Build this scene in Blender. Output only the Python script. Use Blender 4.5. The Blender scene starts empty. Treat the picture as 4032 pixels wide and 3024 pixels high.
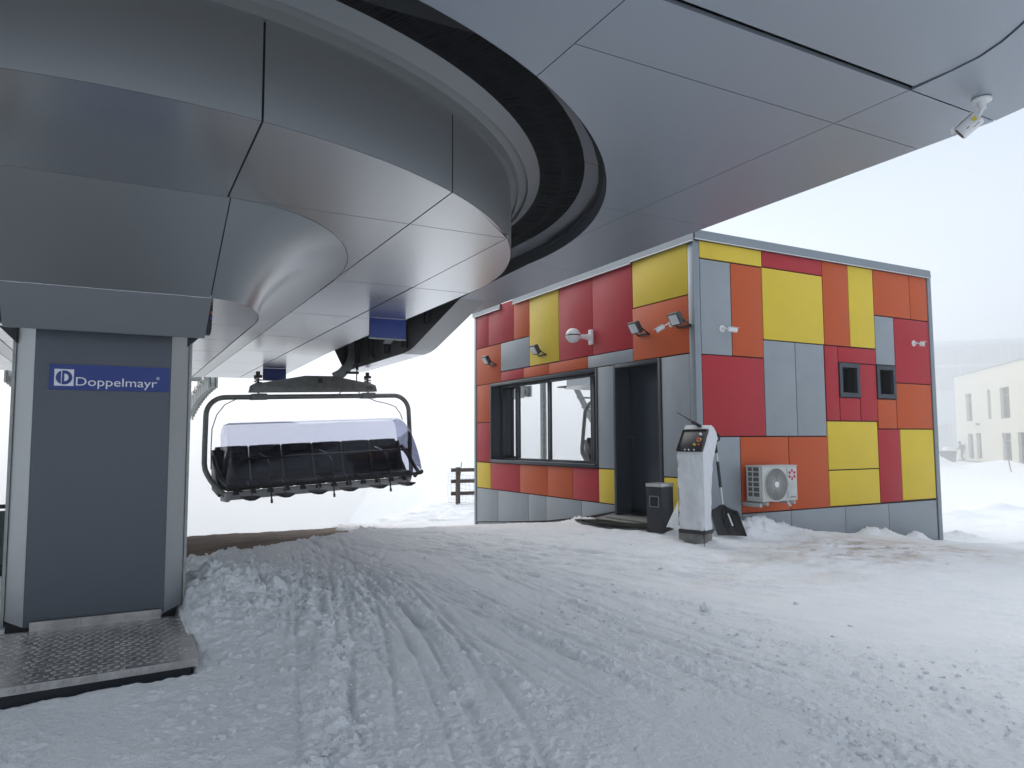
import bpy, bmesh, math, random
import numpy as np
from mathutils import Vector, Matrix, Euler
rad = math.radians
random.seed(7); rng = np.random.default_rng(11)
S = bpy.context.scene
COL = S.collection
# ---------------------------------------------------------------- camera (eye level is z = 0)
YAW, PITCH, ROLL = rad(28.633), rad(4.397), rad(-0.280)
f = Vector((math.sin(YAW)*math.cos(PITCH), math.cos(YAW)*math.cos(PITCH), math.sin(PITCH)))
r = Vector((math.cos(YAW), -math.sin(YAW), 0)); u = r.cross(f)
r2 = r*math.cos(ROLL)+u*math.sin(ROLL); u2 = -r*math.sin(ROLL)+u*math.cos(ROLL)
cd = bpy.data.cameras.new('camera'); cam = bpy.data.objects.new('camera', cd); COL.objects.link(cam)
cam.matrix_world = Matrix(((r2.x, u2.x, -f.x, 0), (r2.y, u2.y, -f.y, 0), (r2.z, u2.z, -f.z, 0), (0, 0, 0, 1)))
cd.sensor_fit = 'HORIZONTAL'; cd.sensor_width = 36; cd.lens = 2854.9/4032*36
cd.clip_start = .05; cd.clip_end = 6000
S.camera = cam
# ---------------------------------------------------------------- world, sun, exposure
SUN_EL, SUN_AZ = rad(38), rad(-8)          # azimuth measured from +Y towards +X
W = bpy.data.worlds.new('World'); S.world = W; W.use_nodes = True
nt = W.node_tree; nt.nodes.clear()
sky = nt.nodes.new('ShaderNodeTexSky'); sky.sky_type = 'NISHITA'; sky.sun_disc = False
sky.sun_elevation = SUN_EL; sky.sun_rotation = SUN_AZ; sky.altitude = 1500; sky.air_density = 1.0; sky.dust_density = 6.0; sky.ozone_density = 1
mix = nt.nodes.new('ShaderNodeMix'); mix.data_type = 'RGBA'; mix.inputs[0].default_value = .75
mix.inputs[7].default_value = (3.85, 4.15, 4.45, 1)      # thick cloud above the fog
bg = nt.nodes.new('ShaderNodeBackground'); bg.inputs[1].default_value = .10
out = nt.nodes.new('ShaderNodeOutputWorld')
nt.links.new(sky.outputs[0], mix.inputs[6]); nt.links.new(mix.outputs[2], bg.inputs[0]); nt.links.new(bg.outputs[0], out.inputs[0])
ld = bpy.data.lights.new('sun', 'SUN'); ld.energy = .9; ld.angle = rad(60); ld.color = (1, .97, .93)
sun = bpy.data.objects.new('sun', ld); COL.objects.link(sun)
sd = Vector((math.sin(SUN_AZ)*math.cos(SUN_EL), math.cos(SUN_AZ)*math.cos(SUN_EL), math.sin(SUN_EL)))
sun.rotation_euler = sd.to_track_quat('Z', 'Y').to_euler(); sun.location = (0, 0, 60)
S.view_settings.view_transform = 'Standard'; S.view_settings.look = 'None'
S.view_settings.exposure = 1.2; S.view_settings.gamma = 1; S.view_settings.use_curve_mapping = False
S.cycles.volume_bounces = 3; S.cycles.max_bounces = 10; S.cycles.diffuse_bounces = 6; S.cycles.glossy_bounces = 4
S.cycles.transmission_bounces = 6; S.cycles.transparent_max_bounces = 12
S.cycles.use_denoising = True; S.cycles.sample_clamp_indirect = 6
# ---------------------------------------------------------------- materials
MATS = {}
def mat(name, col, rough=.5, metal=0., bump=0., bscale=20., var=0., vscale=3., spec=.5, stretch=None, coat=0):
    if name in MATS: return MATS[name]
    m = bpy.data.materials.new(name); m.use_nodes = True; n = m.node_tree; b = n.nodes['Principled BSDF']
    b.inputs['Base Color'].default_value = (*col, 1); b.inputs['Roughness'].default_value = rough
    b.inputs['Metallic'].default_value = metal; b.inputs['Specular IOR Level'].default_value = spec
    if coat: b.inputs['Coat Weight'].default_value = coat
    tc = n.nodes.new('ShaderNodeTexCoord'); mp = n.nodes.new('ShaderNodeMapping')
    n.links.new(tc.outputs['Object'], mp.inputs[0])
    if stretch: mp.inputs['Scale'].default_value = stretch
    if var:
        t = n.nodes.new('ShaderNodeTexNoise'); t.inputs['Scale'].default_value = vscale; t.inputs['Detail'].default_value = 7
        t.inputs['Roughness'].default_value = .62
        n.links.new(mp.outputs[0], t.inputs['Vector'])
        mr = n.nodes.new('ShaderNodeMapRange'); mr.inputs[1].default_value = .3; mr.inputs[2].default_value = .7
        mr.inputs[3].default_value = 1-var; mr.inputs[4].default_value = 1+var
        n.links.new(t.outputs['Fac'], mr.inputs[0])
        mx = n.nodes.new('ShaderNodeMix'); mx.data_type = 'RGBA'; mx.blend_type = 'MULTIPLY'; mx.inputs[0].default_value = 1
        mx.inputs[6].default_value = (*col, 1); n.links.new(mr.outputs[0], mx.inputs[7]); n.links.new(mx.outputs[2], b.inputs['Base Color'])
        rr = n.nodes.new('ShaderNodeMapRange'); rr.inputs[1].default_value = .3; rr.inputs[2].default_value = .7
        rr.inputs[3].default_value = max(0, rough-.06); rr.inputs[4].default_value = min(1, rough+.06)
        n.links.new(t.outputs['Fac'], rr.inputs[0]); n.links.new(rr.outputs[0], b.inputs['Roughness'])
    if bump:
        t2 = n.nodes.new('ShaderNodeTexNoise'); t2.inputs['Scale'].default_value = bscale; t2.inputs['Detail'].default_value = 5
        n.links.new(mp.outputs[0], t2.inputs['Vector'])
        bp = n.nodes.new('ShaderNodeBump'); bp.inputs['Strength'].default_value = bump; bp.inputs['Distance'].default_value = .01
        n.links.new(t2.outputs['Fac'], bp.inputs['Height']); n.links.new(bp.outputs[0], b.inputs['Normal'])
    MATS[name] = m; return m
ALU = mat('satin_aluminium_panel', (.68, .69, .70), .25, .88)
ALU_D = mat('shaded_satin_aluminium_panel', (.34, .355, .365), .36, .68)  # same satin metal; shade on front-facing panels is put into the colour
PYL = mat('shaded_column_panel', (.088, .10, .118), .42, .5, var=.04, vscale=1.2)  # column front: dim reflection of dark surroundings painted into the base colour
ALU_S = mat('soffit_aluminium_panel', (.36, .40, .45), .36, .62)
SEAM = mat('dark_joint', (.012, .013, .015), .8)
DARK = mat('dark_machinery', (.02, .022, .026), .6, var=.3)
STEEL = mat('galvanised_steel', (.30, .32, .31), .5, .7, var=.22, vscale=9, bump=.08, bscale=30)
STEEL_D = mat('weathered_galvanised_steel', (.22, .235, .225), .55, .5, var=.25, vscale=8, bump=.08, bscale=30)
BLACK = mat('black_plastic', (.012, .012, .014), .42, var=.2)
RUBBER = mat('black_rubber', (.01, .01, .011), .75, var=.25, bump=.2, bscale=60)
ANTH = mat('anthracite_powder_coat', (.035, .045, .058), .45, .15, var=.08, vscale=2, bump=.04, bscale=200)
WHITE_P = mat('white_plastic', (.72, .73, .73), .4, var=.05)
BLUE = mat('blue_sign', (.012, .035, .22), .4, var=.04)
GREY_P = mat('grey_cladding', (.27, .30, .325), .55, .05, var=.07, vscale=2.2, bump=.05, bscale=150)
RED_P = mat('red_cladding', (.40, .022, .032), .55, 0, spec=.3, var=.05, vscale=1.8, bump=.05, bscale=150)
ORA_P = mat('orange_cladding', (.50, .085, .02), .55, 0, spec=.3, var=.05, vscale=1.8, bump=.05, bscale=150)
YEL_P = mat('yellow_cladding', (.68, .50, .045), .55, 0, spec=.3, var=.05, vscale=1.8, bump=.05, bscale=150)
TRIM = mat('grey_metal_trim', (.23, .26, .285), .42, .4, var=.05, vscale=2)
TRIM_L = mat('bright_drip_edge', (.62, .64, .66), .35, .5)
CONC = mat('concrete', (.21, .205, .19), .85, var=.25, vscale=9, bump=.4, bscale=45)
WOOD = mat('weathered_wood', (.085, .058, .045), .8, var=.4, vscale=6, bump=.4, bscale=30, stretch=(1, 1, 6))
CREAM = mat('cream_render', (.60, .58, .49), .85, var=.04)
GLASSD = mat('dark_window_glass', (.03, .035, .04), .08, 0, spec=.8)
CLOTH = None
PC = {'R': RED_P, 'O': ORA_P, 'Y': YEL_P, 'G': GREY_P}
PN = {'R': 'red cladding panel', 'O': 'orange cladding panel', 'Y': 'yellow cladding panel', 'G': 'grey cladding panel'}
# ---------------------------------------------------------------- object helpers
def mesh(name, V, F, m, parent=None, smooth=False, loc=None):
    me = bpy.data.meshes.new(name); me.from_pydata([tuple(v) for v in V], [], [tuple(q) for q in F]); me.update()
    if m: me.materials.append(m)
    if smooth: me.shade_smooth()
    o = bpy.data.objects.new(name, me); COL.objects.link(o)
    if parent: o.parent = parent
    if loc: o.location = loc
    return o
def empty(name, loc=(0, 0, 0), rot=(0, 0, 0)):
    o = bpy.data.objects.new(name, None); o.empty_display_size = .2; COL.objects.link(o); o.location = loc; o.rotation_euler = rot; return o
def tag(o, label=None, cat=None, group=None, kind=None):
    if label: o['label'] = label
    if cat: o['category'] = cat
    if group: o['group'] = group
    if kind: o['kind'] = kind
    return o
class MB:
    def __init__(s): s.V = []; s.F = []
    def add(s, V, F):
        k = len(s.V); s.V += [tuple(v) for v in V]; s.F += [tuple(i+k for i in q) for q in F]; return s
    def box(s, x0, x1, y0, y1, z0, z1):
        return s.add([(x0,y0,z0),(x1,y0,z0),(x1,y1,z0),(x0,y1,z0),(x0,y0,z1),(x1,y0,z1),(x1,y1,z1),(x0,y1,z1)],
                     [(0,3,2,1),(4,5,6,7),(0,1,5,4),(1,2,6,5),(2,3,7,6),(3,0,4,7)])
    def prism(s, P, a, b, ax='z'):
        """polygon P (2d, ccw) extruded from a to b along axis"""
        n = len(P)
        def q(p, t): return (p[0], p[1], t) if ax == 'z' else ((p[0], t, p[1]) if ax == 'y' else (t, p[0], p[1]))
        V = [q(p, a) for p in P]+[q(p, b) for p in P]
        F = [tuple(range(n))[::-1], tuple(range(n, 2*n))]+[(i, (i+1) % n, n+(i+1) % n, n+i) for i in range(n)]
        return s.add(V, F)
    def tube(s, pts, rr, n=10, cap=True):
        pts = [Vector(p) for p in pts]; m = len(pts)
        rs = rr if hasattr(rr, '__len__') else [rr]*m
        t = [(pts[min(i+1, m-1)]-pts[max(i-1, 0)]).normalized() for i in range(m)]
        up = Vector((0, 0, 1)) if abs(t[0].z) < .9 else Vector((1, 0, 0))
        a = t[0].cross(up).normalized(); V = []
        for i in range(m):
            a = (a-t[i]*a.dot(t[i])).normalized(); b = t[i].cross(a)
            for k in range(n):
                w = 2*math.pi*k/n; V.append(pts[i]+(a*math.cos(w)+b*math.sin(w))*rs[i])
        F = [(i*n+k, i*n+(k+1) % n, (i+1)*n+(k+1) % n, (i+1)*n+k) for i in range(m-1) for k in range(n)]
        if cap: F += [tuple(range(n))[::-1], tuple(range((m-1)*n, m*n))]
        return s.add(V, F)
    def bar(s, p, q, w, h):
        p, q = Vector(p), Vector(q); d = (q-p).normalized(); up = Vector((0, 0, 1)) if abs(d.z) < .95 else Vector((0, 1, 0))
        a = d.cross(up).normalized(); b = a.cross(d)
        V = [e+a*sx*w/2+b*sz*h/2 for e in (p, q) for sx, sz in ((-1,-1),(1,-1),(1,1),(-1,1))]
        return s.add(V, [(0,1,2,3),(7,6,5,4),(0,4,5,1),(1,5,6,2),(2,6,7,3),(3,7,4,0)])
    def build(s, name, m, parent=None, smooth=False, bevel=0, loc=None):
        o = mesh(name, s.V, s.F, m, parent, False, loc)
        if bevel or smooth:
            bm = bmesh.new(); bm.from_mesh(o.data); bmesh.ops.recalc_face_normals(bm, faces=bm.faces)
            if bevel:
                es = [e for e in bm.edges if len(e.link_faces) == 2 and e.calc_face_angle(0) > rad(35)]
                bmesh.ops.bevel(bm, geom=es, offset=bevel, segments=2, profile=.5, affect='EDGES', clamp_overlap=True)
            bm.to_mesh(o.data); bm.free()
            o.data.shade_smooth()
            try: o.data.set_sharp_from_angle(angle=rad(40))
            except Exception: pass
        return o
def arc_fill(p, q, n): return [(p[0]+(q[0]-p[0])*i/n, p[1]+(q[1]-p[1])*i/n) for i in range(n)]
def inset(P, d):
    """shrink a ccw polygon by d"""
    Q = []; n = len(P); out = []
    for i, p in enumerate(P):
        if math.hypot(p[0]-P[i-1][0], p[1]-P[i-1][1]) > 1e-5: Q.append(p)
    n = len(Q)
    for i in range(n):
        a, b, c = Vector(Q[i-1]), Vector(Q[i]), Vector(Q[(i+1) % n])
        e1 = (b-a).normalized(); e2 = (c-b).normalized()
        n1 = Vector((-e1.y, e1.x)); n2 = Vector((-e2.y, e2.x)); s = n1+n2
        k = max(.35, 1+n1.dot(n2))
        out.append(tuple(b+s*(d/k)))
    return out
def text(name, body, size, m, parent, mw, ext=.002, align='LEFT', sx=1.0, offset=0):
    c = bpy.data.curves.new(name, 'FONT'); c.body = body; c.size = size; c.extrude = ext; c.align_x = align; c.align_y = 'BOTTOM_BASELINE'; c.offset = offset; c.resolution_u = 4
    t = bpy.data.objects.new(name+'_source', c); COL.objects.link(t)
    me = bpy.data.meshes.new_from_object(t.evaluated_get(bpy.context.evaluated_depsgraph_get()))
    bpy.data.objects.remove(t); bpy.data.curves.remove(c)
    o = bpy.data.objects.new(name, me); COL.objects.link(o); me.materials.clear(); me.materials.append(m)
    me.transform(Matrix.Diagonal((sx, 1, 1, 1))); me.transform(mw)
    o.parent = parent; return o
def basis(o, ex, ey):      # matrix with local x along ex, y along ey
    ex = Vector(ex).normalized(); ey = Vector(ey).normalized(); ez = ex.cross(ey)
    return Matrix(((ex.x, ey.x, ez.x, o[0]), (ex.y, ey.y, ez.y, o[1]), (ex.z, ey.z, ez.z, o[2]), (0, 0, 0, 1)))
# ================================================================ TERRAIN
def vnoise(x, y, seed=0):
    xi = np.floor(x).astype(np.int64); yi = np.floor(y).astype(np.int64); fx = x-xi; fy = y-yi
    def h(i, j):
        n = (i*374761393+j*668265263+seed*974634777) & 0x7fffffff
        n = ((n ^ (n >> 13))*1274126177) & 0x7fffffff
        return ((n ^ (n >> 16)) & 0xffff)/65535.
    sx = fx*fx*fx*(fx*(fx*6-15)+10); sy = fy*fy*fy*(fy*(fy*6-15)+10)
    return (h(xi, yi)*(1-sx)+h(xi+1, yi)*sx)*(1-sy)+(h(xi, yi+1)*(1-sx)+h(xi+1, yi+1)*sx)*sy
def fbm(x, y, o=4, seed=0, g=.5):
    s = 0; a = 1; t = 0
    for k in range(o): s = s+a*vnoise(x*2**k+k*17.3, y*2**k+k*9.1, seed+k); t += a; a *= g
    return s/t-.5
def cells(x, y, seed=0, keep=.6, rmin=.25, rmax=.62):
    """height of round-topped chunks, one at most per unit cell"""
    xi = np.floor(x).astype(np.int64); yi = np.floor(y).astype(np.int64); out = np.zeros_like(x)
    def h(i, j, k):
        n = (i*374761393+j*668265263+(seed*31+k)*974634777) & 0x7fffffff
        n = ((n ^ (n >> 13))*1274126177) & 0x7fffffff
        return ((n ^ (n >> 16)) & 0xffff)/65535.
    for dx in (-1, 0, 1):
        for dy in (-1, 0, 1):
            i = xi+dx; j = yi+dy; px = i+h(i, j, 1); py = j+h(i, j, 2); R = rmin+(rmax-rmin)*h(i, j, 3)**2
            ex = .7+.6*h(i, j, 5); d2 = ((x-px)*ex)**2+((y-py)/ex)**2
            v = np.where(h(i, j, 4) < keep, np.sqrt(np.maximum(R*R-d2, 0)), 0)
            out = np.maximum(out, v)
    return out
CP = np.array([(0,0,-1.5),(-4,0,-1.5),(4,0,-1.5),(9,-1,-1.6),(.6,4.3,-1.23),(-.4,4.15,-1.27),(-1.4,4,-1.32),(.7,5.6,-1.15),(-3,5.5,-1.3),(.75,8.9,-1.25),(-3,8.2,-1.27),
 (1.9,10.1,-1.335),(3.3,11.1,-1.41),(4.9,12.4,-1.58),(6.4,13.8,-1.745),(6.4,9.9,-1.335),(6.1,7.5,-1.185),(6.0,8.1,-1.225),(6.35,9,-1.25),(6.2,6.7,-1.235),(6.9,6.85,-1.235),(8.35,7.05,-1.29),(9.5,7.05,-1.42),
 (10.6,7.05,-1.53),(11.9,7.05,-1.66),(14,9,-1.8),(20,12,-1.9),(40,22,-1.95),(75,38,-2.0),(60,10,-1.95),(12,3,-1.62),(20,3,-1.8),(3,5,-1.36),(3,8,-1.30),(6,4,-1.42),(9,4.5,-1.46),(5.6,10.5,-1.36),
 (1.05,13,-1.51),(4.2,14.5,-1.70),(8,19.5,-1.93),(9,20.5,-1.90),(12,26,-2.0),(-6,12,-1.5),(-20,12,-1.6),(20,40,-2.1),(3,-10,-1.7),(40,-20,-2),(-30,-20,-2),(100,60,-2.1),(110,20,-2)], float)
def tps_fit(P):
    n = len(P); d = np.hypot(P[:, None, 0]-P[None, :, 0], P[:, None, 1]-P[None, :, 1])
    K = np.where(d > 0, d*d*np.log(d+1e-12), 0)+np.eye(n)*1e-3
    Q = np.c_[np.ones(n), P[:, :2]]; A = np.block([[K, Q], [Q.T, np.zeros((3, 3))]])
    return np.linalg.solve(A, np.r_[P[:, 2], 0, 0, 0])
TW = tps_fit(CP)
def base_h(x, y):
    x = np.asarray(x, float); y = np.asarray(y, float); xc = np.clip(x, -30, 110); yc = np.clip(y, -20, 60)
    z = TW[-3]+TW[-2]*xc+TW[-1]*yc
    for (px, py, _), w in zip(CP, TW):
        d2 = (xc-px)**2+(yc-py)**2; z = z+w*.5*d2*np.log(d2+1e-12)
    z = np.clip(z, -2.4, -1.0)
    z = z-.13*np.exp(-(((x-1.2)/1.6)**2+((y-8.3)/1.3)**2))
    crest = np.interp(x, [-60,-6,1.05,4.2,8,12,20,60,300], [9,12,13,14.6,19.8,27,55,170,500])
    over = np.maximum(y-crest, 0)
    return z-np.minimum(.16*over**1.35, 30)
BARE = [(-14,7.6),(-3,8.5),(.72,8.85),(1.9,10.05),(3.15,11.1),(3.75,12.2),(3.65,13.2),(4.1,14.6),(4.0,17),(3,40),(-14,40)]
def sd_poly(x, y, P):
    d = np.full(np.shape(x), 1e9); ins = np.zeros(np.shape(x), bool); n = len(P)
    for i in range(n):
        ax, ay = P[i]; bx, by = P[(i+1) % n]; ex, ey = bx-ax, by-ay
        t = np.clip(((x-ax)*ex+(y-ay)*ey)/(ex*ex+ey*ey), 0, 1); d = np.minimum(d, np.hypot(x-ax-ex*t, y-ay-ey*t))
        c = ((ay > y) != (by > y)) & (x < (bx-ax)*(y-ay)/(by-ay+1e-12)+ax); ins ^= c
    return np.where(ins, -d, d)
# detail raster of the trodden snow: tracks, ridges, chunks
RX0, RX1, RY0, RY1, RES = -5., 17., .3, 15.5, .0125
gx = np.arange(RX0, RX1, RES); gy = np.arange(RY0, RY1, RES); GX, GY = np.meshgrid(gx, gy, indexing='ij')
track = np.zeros_like(GX); ridge = np.zeros_like(GX); smoothm = np.zeros_like(GX)
def stamp(A, x, y, s, v, mode='add'):
    R = int(3*s/RES)+1; i = int((x-RX0)/RES); j = int((y-RY0)/RES)
    i0, i1, j0, j1 = max(i-R, 0), min(i+R+1, A.shape[0]), max(j-R, 0), min(j+R+1, A.shape[1])
    if i0 >= i1 or j0 >= j1: return
    g = np.exp(-((gx[i0:i1, None]-x)**2+(gy[None, j0:j1]-y)**2)/(2*s*s))*v
    if mode == 'max': A[i0:i1, j0:j1] = np.maximum(A[i0:i1, j0:j1], g)
    elif mode == 'min': A[i0:i1, j0:j1] = np.minimum(A[i0:i1, j0:j1], g)
    else: A[i0:i1, j0:j1] += g
def curve(p0, p1, p2, step=.02):
    L = math.hypot(p1[0]-p0[0], p1[1]-p0[1])+math.hypot(p2[0]-p1[0], p2[1]-p1[1]); n = int(L/step)
    t = np.linspace(0, 1, n)[:, None]; a, b, c = map(np.array, (p0, p1, p2))
    P = (1-t)**2*a+2*t*(1-t)*b+t*t*c; T = 2*(1-t)*(b-a)+2*t*(c-b); T /= np.hypot(T[:, 0], T[:, 1])[:, None]
    return P, np.c_[-T[:, 1], T[:, 0]]
ends = []
for k in range(84):
    w = rng.random()
    if k % 3 == 0: e = (rng.uniform(-.3, 3), rng.uniform(.8, 2.5)); c = (rng.uniform(1.2, 2.6), rng.uniform(5.5, 8)); b = (rng.uniform(1.8, 3.6), rng.uniform(9.5, 11.6))
    elif k % 3 == 1: e = (rng.uniform(3, 8.5), rng.uniform(1, 4.2)); c = (rng.uniform(2.6, 4.2), rng.uniform(5, 8)); b = (rng.uniform(2.2, 4.8), rng.uniform(9.5, 12))
    else: e = (rng.uniform(8, 16), rng.uniform(2, 6)); c = (rng.uniform(3.2, 5.6), rng.uniform(4.6, 7)); b = (rng.uniform(2.8, 5), rng.uniform(8.5, 12))
    ends.append((b, c, e))
for k, (b, c, e) in enumerate(ends):
    P, N = curve(b, c, e); n = len(P)
    i0 = int(n*rng.uniform(0, .45)); i1 = int(n*rng.uniform(.6, 1)); wob = np.cumsum(rng.normal(0, .0006, n))
    side = rng.choice([-1, 1]); depth = rng.uniform(.008, .022); comb = rng.integers(0, 6) if k % 2 else 0
    offs = [0, rng.uniform(.1, .3)*side]
    for oi, of in enumerate(offs):
        for i in range(i0, i1, 1):
            q = P[i]+N[i]*(of+wob[i]*30*.02)
            fade = min(1, (i-i0)/40, (i1-i)/40)
            stamp(track, q[0], q[1], .014, -depth*1.45*fade*.33)
        # pushed-up berm
        if oi == 0:
            for i in range(i0, i1, 2):
                q = P[i]+N[i]*side*(.06+.05*vnoise(np.array(i*.02), np.array(k*3.), 5))
                am = max(0, vnoise(np.array(i*.011), np.array(k*7.3), 9)-.35)*1.6
                stamp(ridge, q[0], q[1], .05, am, 'max')
    for m_ in range(comb):
        of = side*(.09+.036*m_+rng.normal(0, .004)); j0 = int(i0+(i1-i0)*rng.uniform(0, .4)); j1 = int(i1-(i1-i0)*rng.uniform(0, .3))
        for i in range(j0, j1): q = P[i]+N[i]*of; stamp(track, q[0], q[1], .010, -.0036)
    for i in range(i0, i1, 8):
        q = P[i]-N[i]*side*.18; stamp(smoothm, q[0], q[1], .16, .9, 'max')
near_l = np.exp(-(((GX-1.1)/1.0)**2+((GY-6.8)/2.2)**2))                       # heap of clods beside the column
near_b = .35*np.exp(-(((GX-.7)/.35)**2+((GY-5.6)/.9)**2))+.75*np.exp(-(((GX-.75)/.5)**2+((GY-3.3)/1.0)**2))
edge_c = np.exp(-(sd_poly(GX, GY, BARE)/.55)**2)*(GX < 6)
hutm = .0*GX
for (mx, my, sx_, sy_, a) in [(7.45,6.95,.42,.2,.20),(8.1,6.85,.35,.22,.06),(10.0,6.95,.45,.16,.13),(10.9,6.95,.2,.12,.11),(12.6,7.3,.5,.3,.12),(12.3,6.2,.3,.2,.05),(6.42,9.55,.16,.4,.10),(6.45,7.35,.2,.3,.04)]:
    hutm += a*(1+.9*fbm(GX*4, GY*4, 4, 55))*np.exp(-(((GX-mx)/sx_)**2+((GY-my)/sy_)**2))
patch = np.clip(fbm(GX*.55, GY*.55, 3, 40)*3.4+.12, 0, 1)
TH = np.arctan2(GX-3.4, 13.5-GY); RD = np.hypot(GX-3.4, 13.5-GY)
lane = np.clip((fbm(TH*9+.25*RD, RD*.55, 3, 80)*4.6+.12-.10*np.maximum(GX-2.2, 0)), 0, 1)*np.clip((GY-.5)/1, 0, 1)*np.clip((6.2-np.maximum(GX-1, 0)*.55-0)/2, .15, 1)
streak = fbm(TH*70+RD*.3, RD*.8, 3, 84)*np.clip(1-lane, 0, 1)
patch = np.clip(.35*patch+.85*lane, 0, 1)
chunkm = np.clip(.95*near_l+near_b+.8*edge_c+ridge*.75+patch*.62+0, 0, 1)*(1-.75*np.clip(smoothm, 0, 1)*(1-near_l))
chunkm *= np.clip(1.1-np.maximum(GX-3, 0)*.21, .07, 1)
chunkm = np.clip(chunkm+np.clip(hutm*9, 0, 1)*.95, 0, 1)
warpx = GX+.05*fbm(GX*9, GY*9, 2, 70); warpy = GY+.05*fbm(GX*9+40, GY*9, 2, 71)
ch = .12*cells(warpx/.17, warpy/.17, 1, .45, .15, .6)*chunkm**1.5*(.45+.9*near_l)+.066*cells(warpx/.085, warpy/.085, 2, .5)*chunkm**1.3+.045*cells(warpx/.045, warpy/.045, 3, .75)*np.clip(chunkm*1.3, 0, 1)
ch += .012*cells(warpx/.03, warpy/.03, 4, .3)*np.clip(.35+patch, 0, 1)
flow = fbm((GX*.5+GY*.9)*1.4, (GX*.9-GY*.5)*7, 4, 50)
ice = np.clip((GX-6)/3, 0, 1)
fine = .020*streak+.030*fbm(GX*1.6, GY*1.6, 4, 20)+.010*fbm(GX*9, GY*9, 3, 21)*(1+1.2*patch)+.012*flow*(1-ice*.3)+.022*ice*fbm(GX*2.5, GY*6, 3, 23)
DET = fine+ch+track+.030*np.clip(ridge, 0, 1)+hutm+.01*edge_c+.03*near_l+.17*np.exp(-(((GX-.70)/.3)**2+((GY-5.85)/.8)**2))*(1+.8*fbm(GX*5, GY*5, 3, 57))*(GX > .46)
def detail(x, y):
    u_ = np.clip((x-RX0)/RES, 0, len(gx)-1.001); v_ = np.clip((y-RY0)/RES, 0, len(gy)-1.001)
    i = u_.astype(int); j = v_.astype(int); fu = u_-i; fv = v_-j
    d = DET[i, j]*(1-fu)*(1-fv)+DET[i+1, j]*fu*(1-fv)+DET[i, j+1]*(1-fu)*fv+DET[i+1, j+1]*fu*fv
    inside = (x > RX0+.05) & (x < RX1-.05) & (y > RY0+.05) & (y < RY1-.05)
    far = .09*fbm(x*.35, y*.35, 3, 20)+(.05+.22*np.exp(-((x-7)/4)**2-((y-18)/4)**2))*fbm(x*1.7, y*1.7, 4, 22)+.08*cells(x/.3, y/.3, 6, .45)*np.clip(fbm(x*.3, y*.3, 2, 8)*4+.5, 0, 1)
    w = np.where(inside, 1, 0)
    return np.where(inside, d, far*.7)
def banks(x, y):
    z = 0
    for (bx, by, sx_, sy_, a) in [(47.9,25.2,1.3,1.5,.60),(46.2,28.3,1.3,1.3,.85),(49.5,22,2.5,2,.35),(20.5,10.8,.8,.4,.18),(18,10.5,.6,.5,.12)]:
        z = z+a*np.exp(-(((x-bx)/sx_)**2+((y-by)/sy_)**2))
    return z*(1+.5*fbm(x*.9, y*.9, 4, 61))
def snow_z(x, y):
    z = base_h(x, y)+banks(x, y)
    inp = np.clip((.42-x)/.04, 0, 1)*np.clip((y-4.26)/.05, 0, 1)*np.clip((6.7-y)/.2, 0, 1)*np.clip((x+2)/.1, 0, 1)
    return _snow(x, y, z)-inp*.28
def _snow(x, y, z):
    s = sd_poly(x, y, BARE)+.30*fbm(x*1.2, y*1.2, 5, 30)*2
    t = np.clip(s/.30, -1, 1)
    return z+detail(x, y)+np.where(t < 0, .35*t, 0)
def polar(name, r0, r1, nr, a0, a1, na, zf, m, drop=0):
    rr_ = r0*(r1/r0)**np.linspace(0, 1, nr); aa = np.linspace(rad(a0), rad(a1), na); Rr, Aa = np.meshgrid(rr_, aa, indexing='ij')
    X = Rr*np.sin(Aa); Y = Rr*np.cos(Aa); Z = zf(X, Y)-drop
    Vv = np.stack([X.ravel(), Y.ravel(), Z.ravel()], 1).astype(np.float32)
    idx = np.arange(nr*na).reshape(nr, na); a = idx[:-1, :-1].ravel(); b = idx[1:, :-1].ravel(); c = idx[1:, 1:].ravel(); d = idx[:-1, 1:].ravel()
    Fq = np.stack([a, d, c, b], 1).astype(np.int32)
    me = bpy.data.meshes.new(name); me.vertices.add(len(Vv)); me.vertices.foreach_set('co', Vv.ravel())
    me.loops.add(Fq.size); me.loops.foreach_set('vertex_index', Fq.ravel()); me.polygons.add(len(Fq))
    me.polygons.foreach_set('loop_start', np.arange(0, Fq.size, 4, dtype=np.int32)); me.polygons.foreach_set('loop_total', np.full(len(Fq), 4, np.int32))
    me.update(calc_edges=True); me.validate(); me.shade_smooth(); me.materials.append(m)
    o = bpy.data.objects.new(name, me); COL.objects.link(o); return o
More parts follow.
